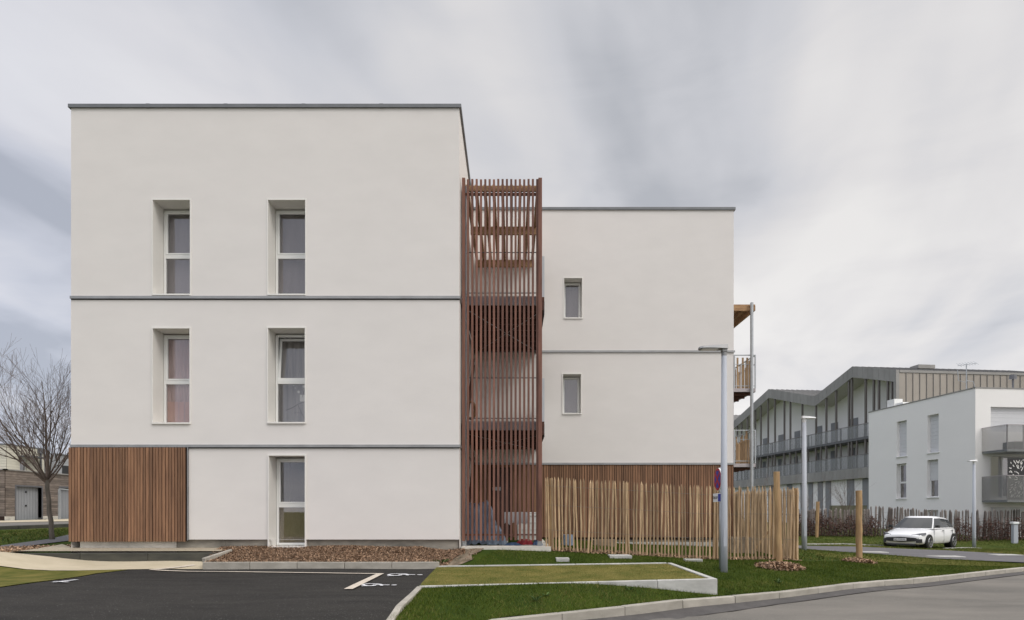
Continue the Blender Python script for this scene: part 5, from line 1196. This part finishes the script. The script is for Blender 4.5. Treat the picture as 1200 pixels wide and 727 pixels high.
    for sgn in (1,-1):
        mb = MB(); vs=[(1.80,sgn*.44,.60),(1.955,sgn*.44,.61),(1.83,sgn*.74,.60),(1.62,sgn*.86,.64),(1.60,sgn*.85,.73),(1.80,sgn*.70,.72),(1.90,sgn*.46,.665),(1.7,sgn*.5,.665)]
        mb.add(vs,[(1,2,5,6),(2,3,4,5),(0,1,6,7)]); 
        vs=[(1.97,sgn*.40,.60),(1.87,sgn*.70,.59),(1.63,sgn*.895,.64),(1.60,sgn*.885,.745),(1.80,sgn*.74,.725),(1.93,sgn*.44,.66)]
        mb = MB(); vs = [(a+.02,b_,c) for a,b_,c in vs]+[(a-.06,b_*.93,c) for a,b_,c in vs]; mb.add(vs,[(0,1,2,3,4,5),(11,10,9,8,7,6)]+[(i,(i+1)%6,(i+1)%6+6,i+6) for i in range(6)])
        mb.build('headlight', M_hlight, root)
        mb = MB(); mb.box(.62,.80,sgn*.92 if sgn>0 else -1.06,sgn*1.06 if sgn>0 else -.92,.95,1.07); mb.bar((.70,sgn*.84,.95),(.70,sgn*.94,.99),.05,.03); mb.build('wing_mirror', M_black, root, bevel=.03)
        mb = MB()
        for xx in (.0,-1.0): mb.box(xx-.22,xx-.06,*sorted((sgn*.885,sgn*.91)),.80,.825)
        mb.build('door_handle', M_dsteel, root)
        mb = MB()
        for xx in (.78,-.25,-1.2): mb.box(xx-.003,xx+.003,*sorted((sgn*.87,sgn*.892)),.30,.84)
        mb.build('door_seam', M_galv, root)
    root.location = (x,y,z); root.rotation_euler = (0,0,ang)
    return root
bpy.context.view_layer.update()
cx_, cy_ = 18.95, 30.1
make_car(cx_,cy_,g(cx_,cy_)+.0,R(180+36))

# far tree line / distant dark low band behind left house is open sky in the photo: nothing more

# ------------------------------------------------------------------ world
w = bpy.data.worlds.new('World'); sc.world = w; w.use_nodes = True; nt = w.node_tree; N = nt.nodes; L = nt.links
for n_ in list(N): N.remove(n_)
out = N.new('ShaderNodeOutputWorld'); bg = N.new('ShaderNodeBackground'); L.new(bg.outputs[0], out.inputs[0])
sky = N.new('ShaderNodeTexSky'); sky.sky_type = 'NISHITA'; sky.sun_disc = False
SUN_AZ, SUN_EL = 128, 42      # azimuth clockwise from +Y
sky.sun_elevation = R(SUN_EL); sky.sun_rotation = R(SUN_AZ); sky.air_density = 1; sky.dust_density = 2
tc = N.new('ShaderNodeTexCoord'); sep = N.new('ShaderNodeSeparateXYZ'); L.new(tc.outputs['Generated'], sep.inputs[0])
def math_(op, a, b=None, c=None):
    m_ = N.new('ShaderNodeMath'); m_.operation = op
    for i, v in enumerate((a,b,c)):
        if v is None: continue
        if isinstance(v,(int,float)): m_.inputs[i].default_value = v
        else: L.new(v, m_.inputs[i])
    return m_.outputs[0]
zc = math_('MAXIMUM', sep.outputs[2], 0.0); zp_ = math_('ADD', zc, .22)
u = math_('DIVIDE', sep.outputs[0], zp_); v = math_('DIVIDE', sep.outputs[1], zp_)
# streak direction
ca, sa = math.cos(R(14)), math.sin(R(14))
ur = math_('ADD', math_('MULTIPLY', u, ca), math_('MULTIPLY', v, -sa)); vr_ = math_('ADD', math_('MULTIPLY', u, sa), math_('MULTIPLY', v, ca))
cmb = N.new('ShaderNodeCombineXYZ'); L.new(math_('MULTIPLY', ur, 1.15), cmb.inputs[0]); L.new(math_('MULTIPLY', vr_, .42), cmb.inputs[1]); cmb.inputs[2].default_value = 3.7
n1 = N.new('ShaderNodeTexNoise'); n1.inputs['Scale'].default_value = 2.3; n1.inputs['Detail'].default_value = 4; n1.inputs['Roughness'].default_value = .42; n1.inputs['Distortion'].default_value = .35; L.new(cmb.outputs[0], n1.inputs['Vector'])
cm2 = N.new('ShaderNodeCombineXYZ'); L.new(math_('MULTIPLY', ur, .55), cm2.inputs[0]); L.new(math_('MULTIPLY', vr_, .35), cm2.inputs[1]); cm2.inputs[2].default_value = 9.1
n2 = N.new('ShaderNodeTexNoise'); n2.inputs['Scale'].default_value = 1.1; n2.inputs['Detail'].default_value = 3; L.new(cm2.outputs[0], n2.inputs['Vector'])
# brighter and warmer towards the right of the view (where the cloud is thin), bluer to the left
side = math_('MULTIPLY_ADD', sep.outputs[0], .15, -.03)
dens = math_('ADD', math_('MULTIPLY_ADD', n1.outputs['Fac'], .85, math_('MULTIPLY', n2.outputs['Fac'], .38)), side)
rp = N.new('ShaderNodeValToRGB'); e = rp.color_ramp.elements
e[0].position = .42; e[0].color = (.50,.515,.555,1); e[1].position = .76; e[1].color = (.90,.88,.865,1)
x = rp.color_ramp.elements.new(.52); x.color = (.655,.66,.695,1); x = rp.color_ramp.elements.new(.64); x.color = (.80,.783,.785,1)
# low horizontal cloud banks towards the horizon
cm3 = N.new('ShaderNodeCombineXYZ'); L.new(math_('MULTIPLY', sep.outputs[0], 3.2), cm3.inputs[0]); L.new(math_('MULTIPLY', sep.outputs[1], 2.0), cm3.inputs[1]); L.new(math_('MULTIPLY', sep.outputs[2], 8.5), cm3.inputs[2])
n3 = N.new('ShaderNodeTexNoise'); n3.inputs['Scale'].default_value = 1.5; n3.inputs['Detail'].default_value = 5; n3.inputs['Roughness'].default_value = .5; n3.inputs['Distortion'].default_value = .5; L.new(cm3.outputs[0], n3.inputs['Vector'])
lo = N.new('ShaderNodeMapRange'); lo.inputs['From Min'].default_value = .5; lo.inputs['From Max'].default_value = .12; lo.inputs['To Min'].default_value = .18; lo.inputs['To Max'].default_value = .62; L.new(zc, lo.inputs['Value'])
dens = math_('ADD', dens, math_('MULTIPLY', math_('ADD', n3.outputs['Fac'], -.5), lo.outputs[0]))
L.new(dens, rp.inputs['Fac'])
# overcast luminance: brighter overhead
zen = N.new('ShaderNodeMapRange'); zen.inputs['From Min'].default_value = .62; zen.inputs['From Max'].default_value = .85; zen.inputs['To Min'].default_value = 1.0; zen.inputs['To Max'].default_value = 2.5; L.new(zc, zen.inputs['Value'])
hor = N.new('ShaderNodeMapRange'); hor.inputs['From Min'].default_value = 0; hor.inputs['From Max'].default_value = .35; hor.inputs['To Min'].default_value = 1.16; hor.inputs['To Max'].default_value = 1.0; L.new(zc, hor.inputs['Value'])
tl = N.new('ShaderNodeMapRange'); tl.inputs['From Min'].default_value = -.15; tl.inputs['From Max'].default_value = -.75; L.new(sep.outputs[0], tl.inputs['Value'])
tm = N.new('ShaderNodeMix'); tm.data_type = 'RGBA'; tm.blend_type = 'MULTIPLY'; L.new(tl.outputs[0], tm.inputs['Factor']); L.new(rp.outputs[0], tm.inputs[6]); tm.inputs[7].default_value = (.90,.94,1.04,1)
sc1 = N.new('ShaderNodeVectorMath'); sc1.operation = 'SCALE'; L.new(tm.outputs[2], sc1.inputs[0]); back_boost = N.new('ShaderNodeMapRange'); back_boost.inputs['From Min'].default_value = .25; back_boost.inputs['From Max'].default_value = -.5; back_boost.inputs['To Min'].default_value = 1; back_boost.inputs['To Max'].default_value = 1.55; L.new(sep.outputs[1], back_boost.inputs['Value'])  # added boost: unseen sky behind the camera brightened to lift the walls
L.new(math_('MULTIPLY', math_('MULTIPLY', zen.outputs[0], hor.outputs[0]), back_boost.outputs[0]), sc1.inputs['Scale'])
sk = N.new('ShaderNodeVectorMath'); sk.operation = 'SCALE'; L.new(sky.outputs[0], sk.inputs[0]); sk.inputs['Scale'].default_value = .07
mx = N.new('ShaderNodeMix'); mx.data_type = 'RGBA'; mx.inputs['Factor'].default_value = .9; L.new(sk.outputs[0], mx.inputs[6]); L.new(sc1.outputs[0], mx.inputs[7])
SKYK = 0.1
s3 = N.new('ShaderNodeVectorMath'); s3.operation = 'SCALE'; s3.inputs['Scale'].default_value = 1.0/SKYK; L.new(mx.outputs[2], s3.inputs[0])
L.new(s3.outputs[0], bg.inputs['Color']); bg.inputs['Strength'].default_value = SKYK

sl = bpy.data.lights.new('Sun','SUN'); sl.energy = 1.05; sl.angle = R(22); sl.color = (1,.955,.88)
so_ = bpy.data.objects.new('Sun', sl); col.objects.link(so_)
d = Vector((math.sin(R(SUN_AZ))*math.cos(R(SUN_EL)), math.cos(R(SUN_AZ))*math.cos(R(SUN_EL)), math.sin(R(SUN_EL))))
so_.rotation_euler = (-d).to_track_quat('-Z','Y').to_euler(); so_.location = (20,-20,40)

cam = bpy.data.cameras.new('Camera'); co = bpy.data.objects.new('Camera', cam); col.objects.link(co)
co.location = (0,0,CZ); co.rotation_euler = (R(90),0,0); cam.sensor_width = 36; cam.lens = F/1200*36; cam.shift_y = (600-363.5)/1200; cam.clip_end = 6000; cam.clip_start = .1
sc.camera = co
vs_ = sc.view_settings; vs_.view_transform = 'Standard'; vs_.look = 'None'; vs_.exposure = 0; vs_.gamma = 1; vs_.use_curve_mapping = False
sc.cycles.max_bounces = 8; sc.cycles.transparent_max_bounces = 16
